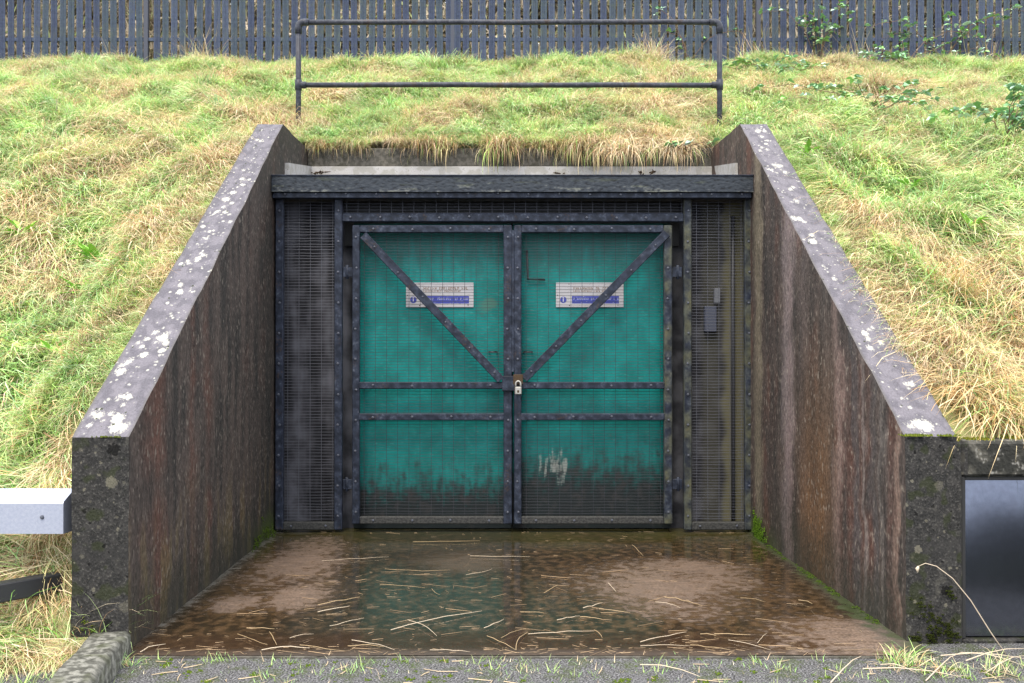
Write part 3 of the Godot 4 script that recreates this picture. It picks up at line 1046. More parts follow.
func build_structure() -> void:
	wing_wall(0)
	wing_wall(1)
	# headwall under the turf
	var st := S()
	box(st, Vector3(-1.925, -.1, -9.6), Vector3(1.925, 3.345, -9.35), .015)
	tag(put("headwall", mesh_of(st, M.pale_concrete)), "grey concrete headwall under the grass fringe above the gate", "wall")
	# deck over the passage, with a white painted upstand round it
	var roof := thing("roof_deck", Vector3(0, 2.7, -8.7), "flat roof deck behind the steel lintel with white painted upstand", "roof")
	st = S()
	box(st, Vector3(-1.9, 2.66, -9.35), Vector3(1.9, 2.74, -8.03), .005)
	put("deck", mesh_of(st, M.pale_concrete), roof)
	st = S()
	box(st, Vector3(-1.92, 2.74, -9.35), Vector3(1.92, 3.165, -9.32), .004)
	put("upstand", mesh_of(st, M.white_paint), roof)
	for s in [-1.0, 1.0]:
		st = S()
		var x0: float = s * 1.87
		var x1: float = s * 1.925
		var pr := [Vector2(8.03, 2.74), Vector2(9.32, 2.74), Vector2(9.32, 3.165), Vector2(8.36, 3.02), Vector2(8.36, 2.86), Vector2(8.03, 2.84)]
		var tr := Geometry2D.triangulate_polygon(PackedVector2Array(pr))
		for k in range(0, tr.size(), 3):
			tri(st, Vector3(x0, pr[tr[k]].y, -pr[tr[k]].x), Vector3(x0, pr[tr[k + 1]].y, -pr[tr[k + 1]].x), Vector3(x0, pr[tr[k + 2]].y, -pr[tr[k + 2]].x), Vector3(-s, 0, 0))
			tri(st, Vector3(x1, pr[tr[k]].y, -pr[tr[k]].x), Vector3(x1, pr[tr[k + 1]].y, -pr[tr[k + 1]].x), Vector3(x1, pr[tr[k + 2]].y, -pr[tr[k + 2]].x), Vector3(s, 0, 0))
		for k in pr.size():
			var a: Vector2 = pr[k]
			var b: Vector2 = pr[(k + 1) % pr.size()]
			quad(st, Vector3(x0, a.y, -a.x), Vector3(x1, a.y, -a.x), Vector3(x1, b.y, -b.x), Vector3(x0, b.y, -b.x), Vector3(0, b.x - a.x, b.y - a.y) * 1.0)
		put("upstand", mesh_of(st, M.white_paint), roof)
	rng.seed = 61
	st = S(false)
	for q in [[317, 172], [322, 171], [640, 172], [652, 171], [716, 168], [722, 167], [560, 173]]:
		for k in 7:
			var c := at(q[0] + rng.randfn(0, 2.0), q[1] + absf(rng.randfn(0, 1.0)), 9.29)
			tube(st, [c, c + Vector3(rng.randfn(0, .025), rng.randfn(0, .008), rng.randf() * .03)], [.008, .003], 5)
	var deb := put("leaf_litter", mesh_of(st, M.rust), roof)
	deb.set_meta("kind", "stuff")
	# concrete portal behind the mesh, with its opening for the doors
	st = S(false)
	var z := 8.17
	var X0 := -1.92
	var uvr := func(a: float, b: float, c: float, d: float) -> Rect2: return Rect2((a + 1.95) / 3.9, (2.8 - d) / 2.9, (b - a) / 3.9, (d - c) / 2.9)
	for q in [[X0, -1.29, -.1, 2.66], [1.29, -X0, -.1, 2.66], [-1.29, 1.29, 2.5, 2.66]]:
		patch(st, Vector3(q[0], q[3], -z), Vector3(q[1], q[3], -z), Vector3(q[1], q[2], -z), Vector3(q[0], q[2], -z), 8, 24, Vector3(0, 0, 1), uvr.call(q[0], q[1], q[2], q[3]), .01)
		for e in [[q[0], q[0]], [q[1], q[1]]]:
			patch(st, Vector3(e[0], q[3], -z), Vector3(e[0], q[3], -z - .3), Vector3(e[0], q[2], -z - .3), Vector3(e[0], q[2], -z), 2, 12, Vector3(signf(-e[0]), 0, 0), Rect2(.1, .1, .1, .8), .01)
	tag(put("portal_wall", mesh_of(st, M.portal)), "stained concrete wall behind the side mesh panels around the green doors", "wall")

	# low wall on the right with a dark steel panel in it
	var low := S()
	var f := 5.033
	box(low, Vector3(2.21, -.12, -5.4), Vector3(2.268, .998, -f), .012)
	box(low, Vector3(2.268, .82, -5.4), Vector3(3.45, .998, -f), .012)
	box(low, Vector3(3.45, -.12, -5.4), Vector3(6.5, .998, -f), .012)
	box(low, Vector3(2.268, -.12, -5.4), Vector3(3.45, .005, -f), .008)
	box(low, Vector3(2.268, .005, -5.4), Vector3(3.45, .82, -5.3), .002)
	var lw := thing("low_wall", Vector3(4.2, 0, -5.2), "low weathered concrete wall right of the entrance holding a black panel", "wall")
	put("concrete", mesh_of(low, M.dark_concrete), lw)
	low = S()
	box(low, Vector3(2.285, .824, -5.404), Vector3(6.5, 1.0, -f + .004), .012)
	put("head_beam", mesh_of(low, M.weathered), lw)
	low = S()
	for q in [[2.268, 2.287, .005, .82], [3.43, 3.45, .005, .82], [2.287, 3.43, .803, .82]]:
		box(low, Vector3(q[0], q[2], -5.16), Vector3(q[1], q[3], -5.045), .003)
	var pf := put("panel_frame", mesh_of(low, M.black), lw)
	low = S()
	var tilt := Basis(Vector3(1, 0, 0), -.095)
	cbox(low, Transform3D(tilt, Vector3(2.858, .405, -5.105)), Vector3(.567, .395, .004), .002)
	var pan := put("panel", mesh_of(low, M.panel), pf)
	pan.set_meta("label", "glossy black steel panel leaning back in its frame")
	# kerb at the left
	var k := S(false)
	var ka := Vector3(-1.945, 0, -4.83)
	var kb := Vector3(-1.745, 0, -3.6)
	var along := (kb - ka).normalized()
	var across := Vector3(0, 1, 0).cross(along)
	var section := [Vector2(-.085, -.1), Vector2(-.085, .085), Vector2(-.07, .105), Vector2(.075, .104), Vector2(.098, .086), Vector2(.102, -.1)]
	var n := 26
	for i in n:
		for j in section.size() - 1:
			var p := []
			for c in [[0, 0], [1, 0], [1, 1], [0, 1]]:
				var q: Vector3 = ka + along * (ka.distance_to(kb) * (i + c[0]) / n)
				var v: Vector2 = section[j + c[1]]
				p.append(shake(q + across * v.x + Vector3(0, v.y, 0), .013))
			quad(k, p[0], p[1], p[2], p[3], (across * (section[j].x + section[j + 1].x) + Vector3.UP * .1))
	for e in [0, n]:
		var q: Vector3 = ka + along * (ka.distance_to(kb) * e / n)
		for j in range(1, section.size() - 1):
			tri(k, shake(q + across * section[0].x + Vector3(0, section[0].y, 0), .013), shake(q + across * section[j].x + Vector3(0, section[j].y, 0), .013), shake(q + across * section[j + 1].x + Vector3(0, section[j + 1].y, 0), .013), along * (-1.0 if e == 0 else 1.0))
	tag(put("kerb_stone", mesh_of(k, M.kerb)), "mossy concrete kerb running forward from the foot of the wing wall", "kerb")

func bolts(st: SurfaceTool, a: Vector3, b: Vector3, step: float, r := .011) -> void:
	var n := maxi(1, int((b - a).length() / step))
	for i in n + 1:
		var p := a.lerp(b, (i + .0) / n) + Vector3(jit.get_noise_2d(i * 9.0, a.x * 50), jit.get_noise_2d(i * 7.0, a.y * 50), 0) * .01
		for k in 6:
			var t := TAU * k / 6
			var t2 := TAU * (k + 1) / 6
			var e := Vector3(cos(t), sin(t), 0) * r
			var f := Vector3(cos(t2), sin(t2), 0) * r
			quad(st, p + e, p + f, p + f * .6 + Vector3(0, 0, r * .7), p + e * .6 + Vector3(0, 0, r * .7), e + Vector3(0, 0, .003))
			tri(st, p + e * .6 + Vector3(0, 0, r * .7), p + f * .6 + Vector3(0, 0, r * .7), p + Vector3(0, 0, r * .8), Vector3(0, 0, 1))

func wires(x0: float, x1: float, y0: float, y1: float, d: float, sd: int, m: Material) -> ArrayMesh:
	# welded panel: close horizontal wires over sparse upright ones
	var r := RandomNumberGenerator.new()
	r.seed = sd
	var st := S()
	var y := y0 + .01
	while y < y1:
		var pts := []
		var off := r.randfn(0, .0012)
		for k in 6:
			var x := lerpf(x0, x1, k / 5.0)
			pts.append(Vector3(x, y + off + .004 * jit.get_noise_2d(x * 4.0 + sd, y * 2.0), -d + .004 * jit.get_noise_2d(x * 4.0, y * 4.0)))
		tube(st, pts, [.0017], 4, false)
		y += .0239
	var x := x0 + .045
	while x < x1:
		var pts := []
		for k in 6:
			var yy := lerpf(y0, y1, k / 5.0)
			pts.append(Vector3(x + .003 * jit.get_noise_2d(x * 4.0, yy * 4.0), yy, -d - .004))
		tube(st, pts, [.002], 4, false)
		x += .0895
	return mesh_of(st, m)

func add_wires(parent: Node, x0: float, x1: float, y0: float, y1: float, d: float, sd: int, m: Material) -> void:
	var w := put("wire_mesh", wires(px(x0, d), px(x1, d), py(y1, d), py(y0, d), d, sd, m), parent)
	w.set_meta("kind", "stuff")

func build_gate() -> void:
	var d := 7.96
	# fixed surround
	var g := thing("gate_surround", Vector3(0, 0, -8.0), "dark steel gate surround with lintel, posts and mesh side panels", "gate frame")
	# lintel beam with its own UVs
	var st := S()
	var lx0 := -1.893
	var lx1 := 1.9
	var ly0 := 2.7
	var ly1 := 2.826
	for q in [
		[Vector3(lx0, ly1, -7.86), Vector3(lx1, ly1, -7.86), Vector3(lx1, ly0, -7.86), Vector3(lx0, ly0, -7.86), Vector3(0, 0, 1)],
		[Vector3(lx0, ly1 + .006, -8.03), Vector3(lx1, ly1 + .006, -8.03), Vector3(lx1, ly1, -7.86), Vector3(lx0, ly1, -7.86), Vector3(0, 1, 0)],
		[Vector3(lx0, ly0, -8.03), Vector3(lx1, ly0, -8.03), Vector3(lx1, ly0, -7.86), Vector3(lx0, ly0, -7.86), Vector3(0, -1, 0)],
		[Vector3(lx0, ly1, -8.03), Vector3(lx1, ly1, -8.03), Vector3(lx1, ly0, -8.03), Vector3(lx0, ly0, -8.03), Vector3(0, 0, -1)]]:
		patch(st, q[0], q[1], q[2], q[3], 60, 2, q[4], Rect2(0, 0, 1, 1), .004)
	var lt := put("lintel", mesh_of(st, M.lintel), g)
	st = S()
	box(st, Vector3(-1.895, 2.824, -7.9), Vector3(1.902, 2.834, -7.852), .002)
	put("lintel_lip", mesh_of(st, M.steel_0), lt)
	st = S()
	box(st, Vector3(-1.892, 2.655, -7.958), Vector3(1.892, 2.699, -7.885), .004)
	put("flange", mesh_of(st, M.steel_0), g)
	var b := S()
	bolts(b, at(285, 193.9, 7.885), at(742, 193.9, 7.885), .24)
	for q in [[275, 283, 197, 530, 0, "post"], [745, 753.5, 197, 530, 1, "post"], [334, 342, 197, 530, 0, "mullion"], [684, 692, 197, 530, 1, "mullion"], [342, 684, 213, 221.5, 0, "transom"], [283, 334, 522, 530, 2, "bottom_rail"], [692, 745, 522, 530, 2, "bottom_rail"]]:
		var m: Material = M.steel_low if q[4] == 2 else M["steel_%d" % q[4]]
		var dd := d + (.004 if q[5] == "bottom_rail" or q[5] == "transom" else 0.0)
		put(q[5], mesh_of(flat_bar(q[0], q[1], q[2], q[3], dd, .05), m), g)
		var cx: float = (q[0] + q[1]) / 2.0
		var cy: float = (q[2] + q[3]) / 2.0
		if q[3] - q[2] > 100: bolts(b, at(cx, q[2] + 14, d), at(cx, q[3] - 14, d), .225)
		else: bolts(b, at(q[0] + 8, cy, d), at(q[1] - 8, cy, d), .23)
	var bo := put("bolts", mesh_of(b, M.bolt), g)
	bo.set_meta("kind", "stuff")
	add_wires(g, 282, 335, 197, 523, 8.0, 1, M.wire)
	add_wires(g, 691, 746, 197, 523, 8.0, 2, M.wire)
	add_wires(g, 341, 685, 196, 214, 8.0, 3, M.wire)
	# a backing plate behind the transom strip: dark boarding
	st = S()
	box(st, Vector3(-1.36, 2.3, -8.16), Vector3(1.36, 2.66, -8.13), .003)
	put("dark_board", mesh_of(st, M.black), g)
	# swinging leaves
	for side in 2:
		var L := side == 0
		var leaf := thing("gate_leaf", Vector3(px(347.0 if L else 677.0, d), .06, -d), ["steel mesh gate leaf braced down to the right, left of the padlock", "steel mesh gate leaf carrying the padlock, braced up to the right"][side], "gate", "pair of mesh gate leaves")
		var sx := [352.0, 359.5, 503.5, 512.0] if L else [514.0, 521.5, 664.0, 672.5]
		var dl := 7.95
		var lb := S()
		for q in [[sx[0], sx[1], 225.0, 524.0, "stile"], [sx[2], sx[3], 225.0, 524.0, "stile"], [sx[1], sx[2], 225.0, 232.5, "rail"], [sx[1], sx[2], 516.5, 524.0, "rail"], [sx[1] - 1, sx[2] + 1, 382.0, 389.0, "rail"], [sx[1] - 1, sx[2] + 1, 413.5, 420.5, "rail"]]:
			var m: Material = M.steel_0
			if q[4] == "rail" and q[2] > 500: m = M.steel_low
			if q[4] == "stile" and not L and q[0] > 600: m = M.steel_1
			var off := 0.0
			if q[4] == "rail": off = -.004 if q[2] > 300 and q[2] < 500 else .003
			put(q[4], mesh_of(flat_bar(q[0], q[1], q[2], q[3], dl + off, .045), m), leaf)
			var cx: float = (q[0] + q[1]) / 2.0
			var cy: float = (q[2] + q[3]) / 2.0
			if q[4] == "stile": bolts(lb, at(cx, 237, dl), at(cx, 512, dl), .225)
			else: bolts(lb, at(q[0] + 14, cy, dl + off), at(q[1] - 14, cy, dl + off), .26)
		var pa := at(363.0, 235.0, dl - .012) if L else at(667.0, 233.0, dl - .012)
		var pb := at(501.0, 380.0, dl - .012) if L else at(524.0, 379.0, dl - .012)
		put("brace", mesh_of(slanted_bar(pa, pb, .066, .022), M.steel_0), leaf)
		bolts(lb, pa.lerp(pb, .08) + Vector3(0, 0, .012), pa.lerp(pb, .95) + Vector3(0, 0, .012), .26, .009)
		var lbo := put("bolts", mesh_of(lb, M.bolt), leaf)
		lbo.set_meta("kind", "stuff")
		add_wires(leaf, sx[1] - 1, sx[2] + 1, 231, 518, 8.0, 4 + side, M.dark_wire)
		# hinges
		for hy in [272.0, 484.0]:
			st = S(false)
			var hx := 347.0 if L else 678.0
			tube(st, [at(hx, hy - 7, 7.985), at(hx, hy + 7, 7.985)], [.013], 10)
			var hg := put("hinge", mesh_of(st, M.steel_0), leaf)
			st = S()
			box(st, at(minf(hx, 352.0 if L else 672.0) - 4, hy + 5, 7.985) - Vector3(0, 0, .012), at(maxf(hx, 352.0 if L else 672.0) + 4, hy - 5, 7.985) + Vector3(0, 0, .008), .003)
			put("hinge_strap", mesh_of(st, M.steel_0), hg)
		# hasp and staple in the middle
		st = S()
		if L: box(st, at(502, 391, 7.925) - Vector3(0, 0, .02), at(514.5, 376, 7.925), .004)
		else: box(st, at(513.2, 384.5, 7.92) - Vector3(0, 0, .02), at(523, 374.5, 7.92), .004)
		put("hasp" if L else "lock_plate", mesh_of(st, M.steel_0 if L else M.rust), leaf)
		if not L:
			st = S()
			box(st, at(511.3, 372, 7.955) - Vector3(0, 0, .01), at(514.2, 230, 7.955), .002)
			put("cover_strip", mesh_of(st, M.steel_0), leaf)
	# padlock
	var pl := thing("padlock", at(518.2, 394, 7.9), "pale steel padlock closed on the rusty hasp between the two gate leaves", "padlock")
	st = S()
	box(st, at(514.8, 394.5, 7.905) - Vector3(0, 0, .022), at(521.6, 386.8, 7.905), .006)
	var pb2 := put("body", mesh_of(st, M.pale_metal), pl)
	st = S(false)
	var sp := []
	for k in 11:
		var t := PI * k / 10
		sp.append(at(518.2 - cos(t) * 2.5, 384.2 - sin(t) * 3.0, 7.915))
	sp.push_front(at(515.7, 388, 7.915))
	sp.append(at(520.7, 388, 7.915))
	tube(st, sp, [.0075], 7)
	put("shackle", mesh_of(st, M.pale_metal), pl)
	st = S()
	box(st, at(517.2, 392.6, 7.9045), at(519.2, 390.2, 7.9035), .0005)
	put("keyhole_cover", mesh_of(st, M.rust), pb2)
	# green doors behind the mesh
	for side in 2:
		var x0 := -1.285 if side == 0 else .006
		var x1 := -.006 if side == 0 else 1.285
		var dr := thing("steel_door", Vector3((x0 + x1) / 2, 0, -8.12), ["green painted door behind the mesh gate leaf that is left of the padlock", "green painted door with a pale scrape low down, behind the padlocked leaf"][side], "door", "pair of green doors")
		st = S(false)
		patch(st, Vector3(x0, 2.48, -8.11), Vector3(x1, 2.48, -8.11), Vector3(x1, .012, -8.11), Vector3(x0, .012, -8.11), 10, 20, Vector3(0, 0, 1), Rect2(0, 0, 1, 1), .004)
		patch(st, Vector3(x0, 2.48, -8.16), Vector3(x1, 2.48, -8.16), Vector3(x1, .012, -8.16), Vector3(x0, .012, -8.16), 2, 2, Vector3(0, 0, -1), Rect2(0, 0, 1, 1), 0)
		for e in [x0, x1]:
			patch(st, Vector3(e, 2.48, -8.11), Vector3(e, 2.48, -8.16), Vector3(e, .012, -8.16), Vector3(e, .012, -8.11), 1, 20, Vector3(-1 if e == x0 else 1, 0, 0), Rect2(.02, 0, .02, 1), .004)
		var dp := put("door_panel", mesh_of(st, M["green_door_%d" % side]), dr)
		# pull handles and bolts seen through the mesh
		st = S(false)
		var hx := 497.0 if side == 0 else 524.0
		var sgn := -1.0 if side == 0 else 1.0
		tube(st, [at(hx, 352, 8.1), at(hx, 352, 8.06), at(hx + sgn * 8, 352, 8.055), at(hx + sgn * 8, 352, 8.1)], [.008], 6)
		put("handle", mesh_of(st, M.tar), dp)
		if side == 1:
			st = S(false)
			tube(st, [at(527, 250, 8.09), at(528, 279, 8.08), at(545, 279.5, 8.085)], [.008], 6)
			put("drop_bolt", mesh_of(st, M.tar), dp)
		# signs
		var sd := 8.1
		var s0 := at(406.0 if side == 0 else 556.0, 282.5, sd)
		var s1 := at(473.5 if side == 0 else 623.5, 307.0, sd)
		st = S()
		box(st, Vector3(s0.x, s1.y, -sd - .004), Vector3(s1.x, s0.y, -sd), .001)
		var sg := thing("safety_sign", Vector3((s0.x + s1.x) / 2, s1.y, -sd), ["white sign with blue band partly behind the brace, on the door left of the padlock", "white sign with blue band on the door that has the pale scrape"][side], "sign", "signs on the doors")
		var sp2 := put("sign_plate", mesh_of(st, mat(Color(.5, .5, .5), .5)), sg)
		st = S()
		patch(st, Vector3(s0.x, s0.y, -sd + .0025), Vector3(s1.x, s0.y, -sd + .0025), Vector3(s1.x, s1.y, -sd + .0025), Vector3(s0.x, s1.y, -sd + .0025), 1, 1, Vector3(0, 0, 1), Rect2(0, 0, 1, 1), 0)
		put("sign_face", mesh_of(st, sign_mat(side)), sp2)
	# threshold in the shadow below
	st = S()
	box(st, Vector3(-1.29, -.05, -8.5), Vector3(1.29, .01, -8.165), .003)
	tag(put("door_threshold", mesh_of(st, M.dark_concrete)), "dark concrete threshold under the green doors", "threshold")
	# conduit and small boxes on the concrete behind the right mesh panel
	st = S(false)
	tube(st, [at(733, 216, 8.13), at(733, 525, 8.13)], [.016], 8)
	tag(put("conduit", mesh_of(st, M.tar)), "dark vertical conduit on the concrete behind the mesh panel by the mossy wall", "conduit")
	st = S()
	box(st, at(704, 332, 8.15) - Vector3(0, 0, .03), at(717, 306, 8.12), .006)
	tag(put("switch_box", mesh_of(st, mat(Color(.04, .046, .072), .6))), "small blue grey box behind the mesh, below the pale label", "box")
	st = S()
	box(st, at(714, 303, 8.15) - Vector3(0, 0, .03), at(720.5, 288, 8.13), .003)
	tag(put("label_plate", mesh_of(st, mat(Color(.1, .105, .12), .6))), "small pale label plate behind the mesh, above the grey box", "plate")

func sign_mat(side: int) -> StandardMaterial3D:
	var w := 270
	var h := 98
	var im := Image.create_empty(w, h, false, Image.FORMAT_RGB8)
	im.fill(Color(.84, .84, .86))
	var r := RandomNumberGenerator.new()
	r.seed = 31 + side
	var blue := Color(.2, .27, .72)
	im.fill_rect(Rect2i(64, 54, 188, 30), blue)
	for y in range(-13, 14):
		for x in range(-13, 14):
			if x * x + y * y < 170: im.set_pixel(29 + x, 69 + y, blue)
	im.fill_rect(Rect2i(27, 64, 4, 13), Color(.9, .9, .95))      # small white figure in the blue disc
	im.fill_rect(Rect2i(26, 59, 6, 4), Color(.9, .9, .95))
	im.fill_rect(Rect2i(58, 8, 2, 80), Color(.78, .78, .82))
	var brown := Color(.52, .4, .3)
	for line in 3:
		var x := 70
		var y: int = [18, 31, 61][line]
		var hgt: int = [11, 7, 9][line]
		var stop: int = [244, 215, 246][line]
		while x < stop:
			var c := brown if line < 2 else Color(.75, .78, .95)
			var wd: int = [7, 4, 5][line]
			if r.randf() > .14:                                  # letters, worn past reading
				im.fill_rect(Rect2i(x, y, 2, hgt), c)
				if r.randf() < .6: im.fill_rect(Rect2i(x, y + (r.randi() % 2) * (hgt - 2), wd - 1, 2), c)
				if r.randf() < .5: im.fill_rect(Rect2i(x, y + hgt / 2, wd - 2, 2), c)
				if r.randf() < .5: im.fill_rect(Rect2i(x + wd - 2, y + r.randi() % 3, 2, hgt - 3), c)
			x += wd + 2
	for k in 260:
		im.fill_rect(Rect2i(r.randi() % w, r.randi() % h, r.randi_range(1, 5), 1), Color(.6, .58, .56) if r.randf() < .6 else Color(.9, .9, .92))
	for q in [[4, 50], [52, 90], [246, 88], [50, 4]]:
		im.fill_rect(Rect2i(q[0], q[1], 4, 4), Color(.3, .22, .2))
	var m := StandardMaterial3D.new()
	m.albedo_texture = ImageTexture.create_from_image(im)
	m.albedo_color = Color(.72, .71, .71)
	m.roughness = .55
	return m

func build_fence() -> void:
	var D := 14.0
	var f := thing("palisade_fence", Vector3(0, 5.5, -D), "slate blue palisade fence running along the top of the bank", "fence")
	var posts := [-13.7, -9.45, -5.14, -.83, 3.46, 7.75, 12.04]
	var shapes := []
	rng.seed = 55
	for v in 3:
		var st := S()
		var w := .045
		var sec := [Vector2(-w, 0), Vector2(-w * .55, .012), Vector2(-w * .25, .004), Vector2(0, .013), Vector2(w * .25, .004), Vector2(w * .55, .012), Vector2(w, 0)]
		for i in sec.size() - 1:
			var a: Vector2 = sec[i]
			var b: Vector2 = sec[i + 1]
			quad(st, Vector3(a.x, -.1, a.y), Vector3(b.x, -.1, b.y), Vector3(b.x, 2.3, b.y), Vector3(a.x, 2.3, a.y), Vector3(0, 0, 1))
			quad(st, Vector3(a.x, -.1, a.y - .004), Vector3(b.x, -.1, b.y - .004), Vector3(b.x, 2.3, b.y - .004), Vector3(a.x, 2.3, a.y - .004), Vector3(0, 0, -1))
			tri(st, Vector3(a.x, 2.3, a.y), Vector3(b.x, 2.3, b.y), Vector3(0, 2.42, .006), Vector3(0, .2, 1))
		var m: StandardMaterial3D = M.fence.duplicate()
		m.albedo_color = [Color(1, 1, 1), Color(.9, .9, .93), Color(.96, .98, .92)][v]
		shapes.append(mesh_of(st, m))
	var x := -13.9
	while x < 13.9:
		var skip := false
		for p in posts: skip = skip or absf(x - p) < .05
		if not skip:
			var o := MeshInstance3D.new()
			o.mesh = shapes[rng.randi() % 3]
			o.name = "pale"
			f.add_child(o, true)
			o.position = Vector3(x, bank(x, D) - 5.5 + rng.randfn(0, .008), rng.randfn(0, .004))
			o.rotation = Vector3(rng.randfn(0, .004), rng.randfn(0, .05), rng.randfn(0, .006))
		x += .1205
	for p in posts:
		var st := S()
		box(st, Vector3(p - .032, 5.2, -D - .06), Vector3(p + .032, 7.9, -D + .006), .004)
		put("fence_post", mesh_of(st, M.fence_post), f)
	for yy in [5.78, 7.3]:
		var st := S()
		box(st, Vector3(-13.9, yy, -D - .055), Vector3(13.9, yy + .05, -D - .012), .003)
		put("fence_rail", mesh_of(st, M.fence), f)
	# scrub behind the fence
	var sh := thing("scrub_hedge", Vector3(0, 5.5, -19), "brown winter scrub filling the gaps behind the fence", "scrub")
	sh.set_meta("kind", "stuff")
	var cl := blades(60, .3, .2, .5, .03, 3.0, -.6, 1.5, .8, [Color(.5, .42, .33), Color(.58, .52, .42), Color(.42, .36, .28), Color(.5, .5, .28)], GREENS, .1, 801, 2)
	var pl := []
	var tn := []
	for i in 8500:
		var d := rng.randf_range(17.5, 20)
		pl.append(stand(Vector3(rng.randf_range(-17, 17), 5.5 + rng.randf() * rng.randf_range(3.4, 4.6), -d), Vector3(rng.randfn(0, .5), 1, rng.randfn(0, .5)).normalized(), rng.randf() * TAU, Vector3.ONE * rng.randf_range(.7, 1.3)))
		tn.append(Color(1, 1, 1) * rng.randf_range(.7, 1.2))
	scatter("scrub_clumps", sh, cl, pl, tn)

func build_rails() -> void:
	# tubular handrail above the headwall
	var d := 9.8
	var h := thing("handrail", Vector3(0, 3.7, -d), "dark tubular steel handrail standing on the turf above the entrance", "handrail")
	var xl := px(298, d)
	var xr := px(720, d)
	var yt := py(21.5, d)
	var ym := py(84.5, d)
	var r := .026
	for q in [[xl, 1.0], [xr, -1.0]]:
		var st := S(false)
		tube(st, [Vector3(q[0], 3.3, -d), Vector3(q[0], ym, -d), Vector3(q[0], yt - .03, -d)], [r], 12)
		put("post", mesh_of(st, M.pipe), h)
		st = S(false)
		var bend := []
		for k in 6:
			var a := PI / 2 * k / 5
			bend.append(Vector3(q[0] + q[1] * .05 * (1 - cos(a)), yt - .05 + .05 * sin(a), -d))
		bend.push_front(Vector3(q[0], yt - .11, -d))
		bend.append(Vector3(q[0] + q[1] * .1, yt, -d))
		tube(st, bend, [.034], 12)
		put("elbow", mesh_of(st, M.pipe), h)
		st = S(false)
		tube(st, [Vector3(q[0], ym - .05, -d), Vector3(q[0], ym + .05, -d)], [.034], 12)
		tube(st, [Vector3(q[0], ym, -d), Vector3(q[0] + q[1] * .075, ym, -d)], [.034], 12)
		put("tee", mesh_of(st, M.pipe), h)
	for y in [yt, ym]:
		var st := S(false)
		var pts := []
		for k in 9: pts.append(Vector3(lerpf(xl + .05, xr - .05, k / 8.0), y + .006 * jit.get_noise_2d(k * 8.0, y * 20), -d))
		tube(st, pts, [r], 12)
		put("top_rail" if y == yt else "mid_rail", mesh_of(st, M.pipe), h)
	# box section guard rail at the left edge
	var gr := thing("guard_rail", Vector3(-2.6, .55, -4.95), "galvanised box section guard rail ending beside the wing wall", "guard rail")
	var st2 := S()
	var xe := -2.185
	var pr := [Vector2(4.9, .56), Vector2(4.9, .708), Vector2(4.905, .718), Vector2(5.0, .768), Vector2(5.04, .76), Vector2(5.04, .56)]
	for k in pr.size():
		var a: Vector2 = pr[k]
		var b: Vector2 = pr[(k + 1) % pr.size()]
		var e0: float = xe - (5.0 - a.x) * .12
		var e1: float = xe - (5.0 - b.x) * .12
		quad(st2, Vector3(-5.5, a.y, -a.x), Vector3(-5.5, b.y, -b.x), Vector3(e1, b.y, -b.x), Vector3(e0, a.y, -a.x), Vector3(0, (a.y + b.y) / 2 - .65, -(a.x + b.x) / 2 + 4.97))
	for k in range(1, pr.size() - 1):
		tri(st2, Vector3(xe - (5.0 - pr[0].x) * .12, pr[0].y, -pr[0].x), Vector3(xe - (5.0 - pr[k].x) * .12, pr[k].y, -pr[k].x), Vector3(xe - (5.0 - pr[k + 1].x) * .12, pr[k + 1].y, -pr[k + 1].x), Vector3(1, 0, 0))
	put("beam", mesh_of(st2, M.galvanised), gr)
	st2 = S()
	bolts(st2, Vector3(-2.3, .64, -4.9), Vector3(-3.6, .64, -4.9), .5, .012)
	put("bolts", mesh_of(st2, M.bolt), gr)
	st2 = S()
	box(st2, Vector3(-2.3, .545, -5.06), Vector3(-2.17, .6, -5.045), .003)
	put("end_bracket", mesh_of(st2, M.tar), gr)
	for xx in [-3.0, -4.8]:
		st2 = S()
		box(st2, Vector3(xx - .04, -.1, -5.13), Vector3(xx + .04, .7, -5.045), .004)
		put("rail_post", mesh_of(st2, M.tar), gr)
	# black beam lying lower in the grass
	st2 = S()
	var a2 := Vector3(-2.3, .285, -5.09)
	var b2 := Vector3(-2.95, .285, -4.3)
	var y2 := (b2 - a2).normalized()
	var x2 := Vector3(0, 1, 0).cross(y2)
	cbox(st2, Transform3D(Basis(x2, y2, x2.cross(y2)), (a2 + b2) / 2), Vector3(.04, (b2 - a2).length() / 2, .046), .006)
	var dark := thing("timber_rail", Vector3(-2.6, .24, -4.7), "low black rail leaning in the long grass under the guard rail", "rail")
	put("rail_bar", mesh_of(st2, M.tar), dark)
	st2 = S()
	box(st2, Vector3(-2.74, -.1, -4.72), Vector3(-2.68, .25, -4.66), .004)
	put("rail_post", mesh_of(st2, M.tar), dark)

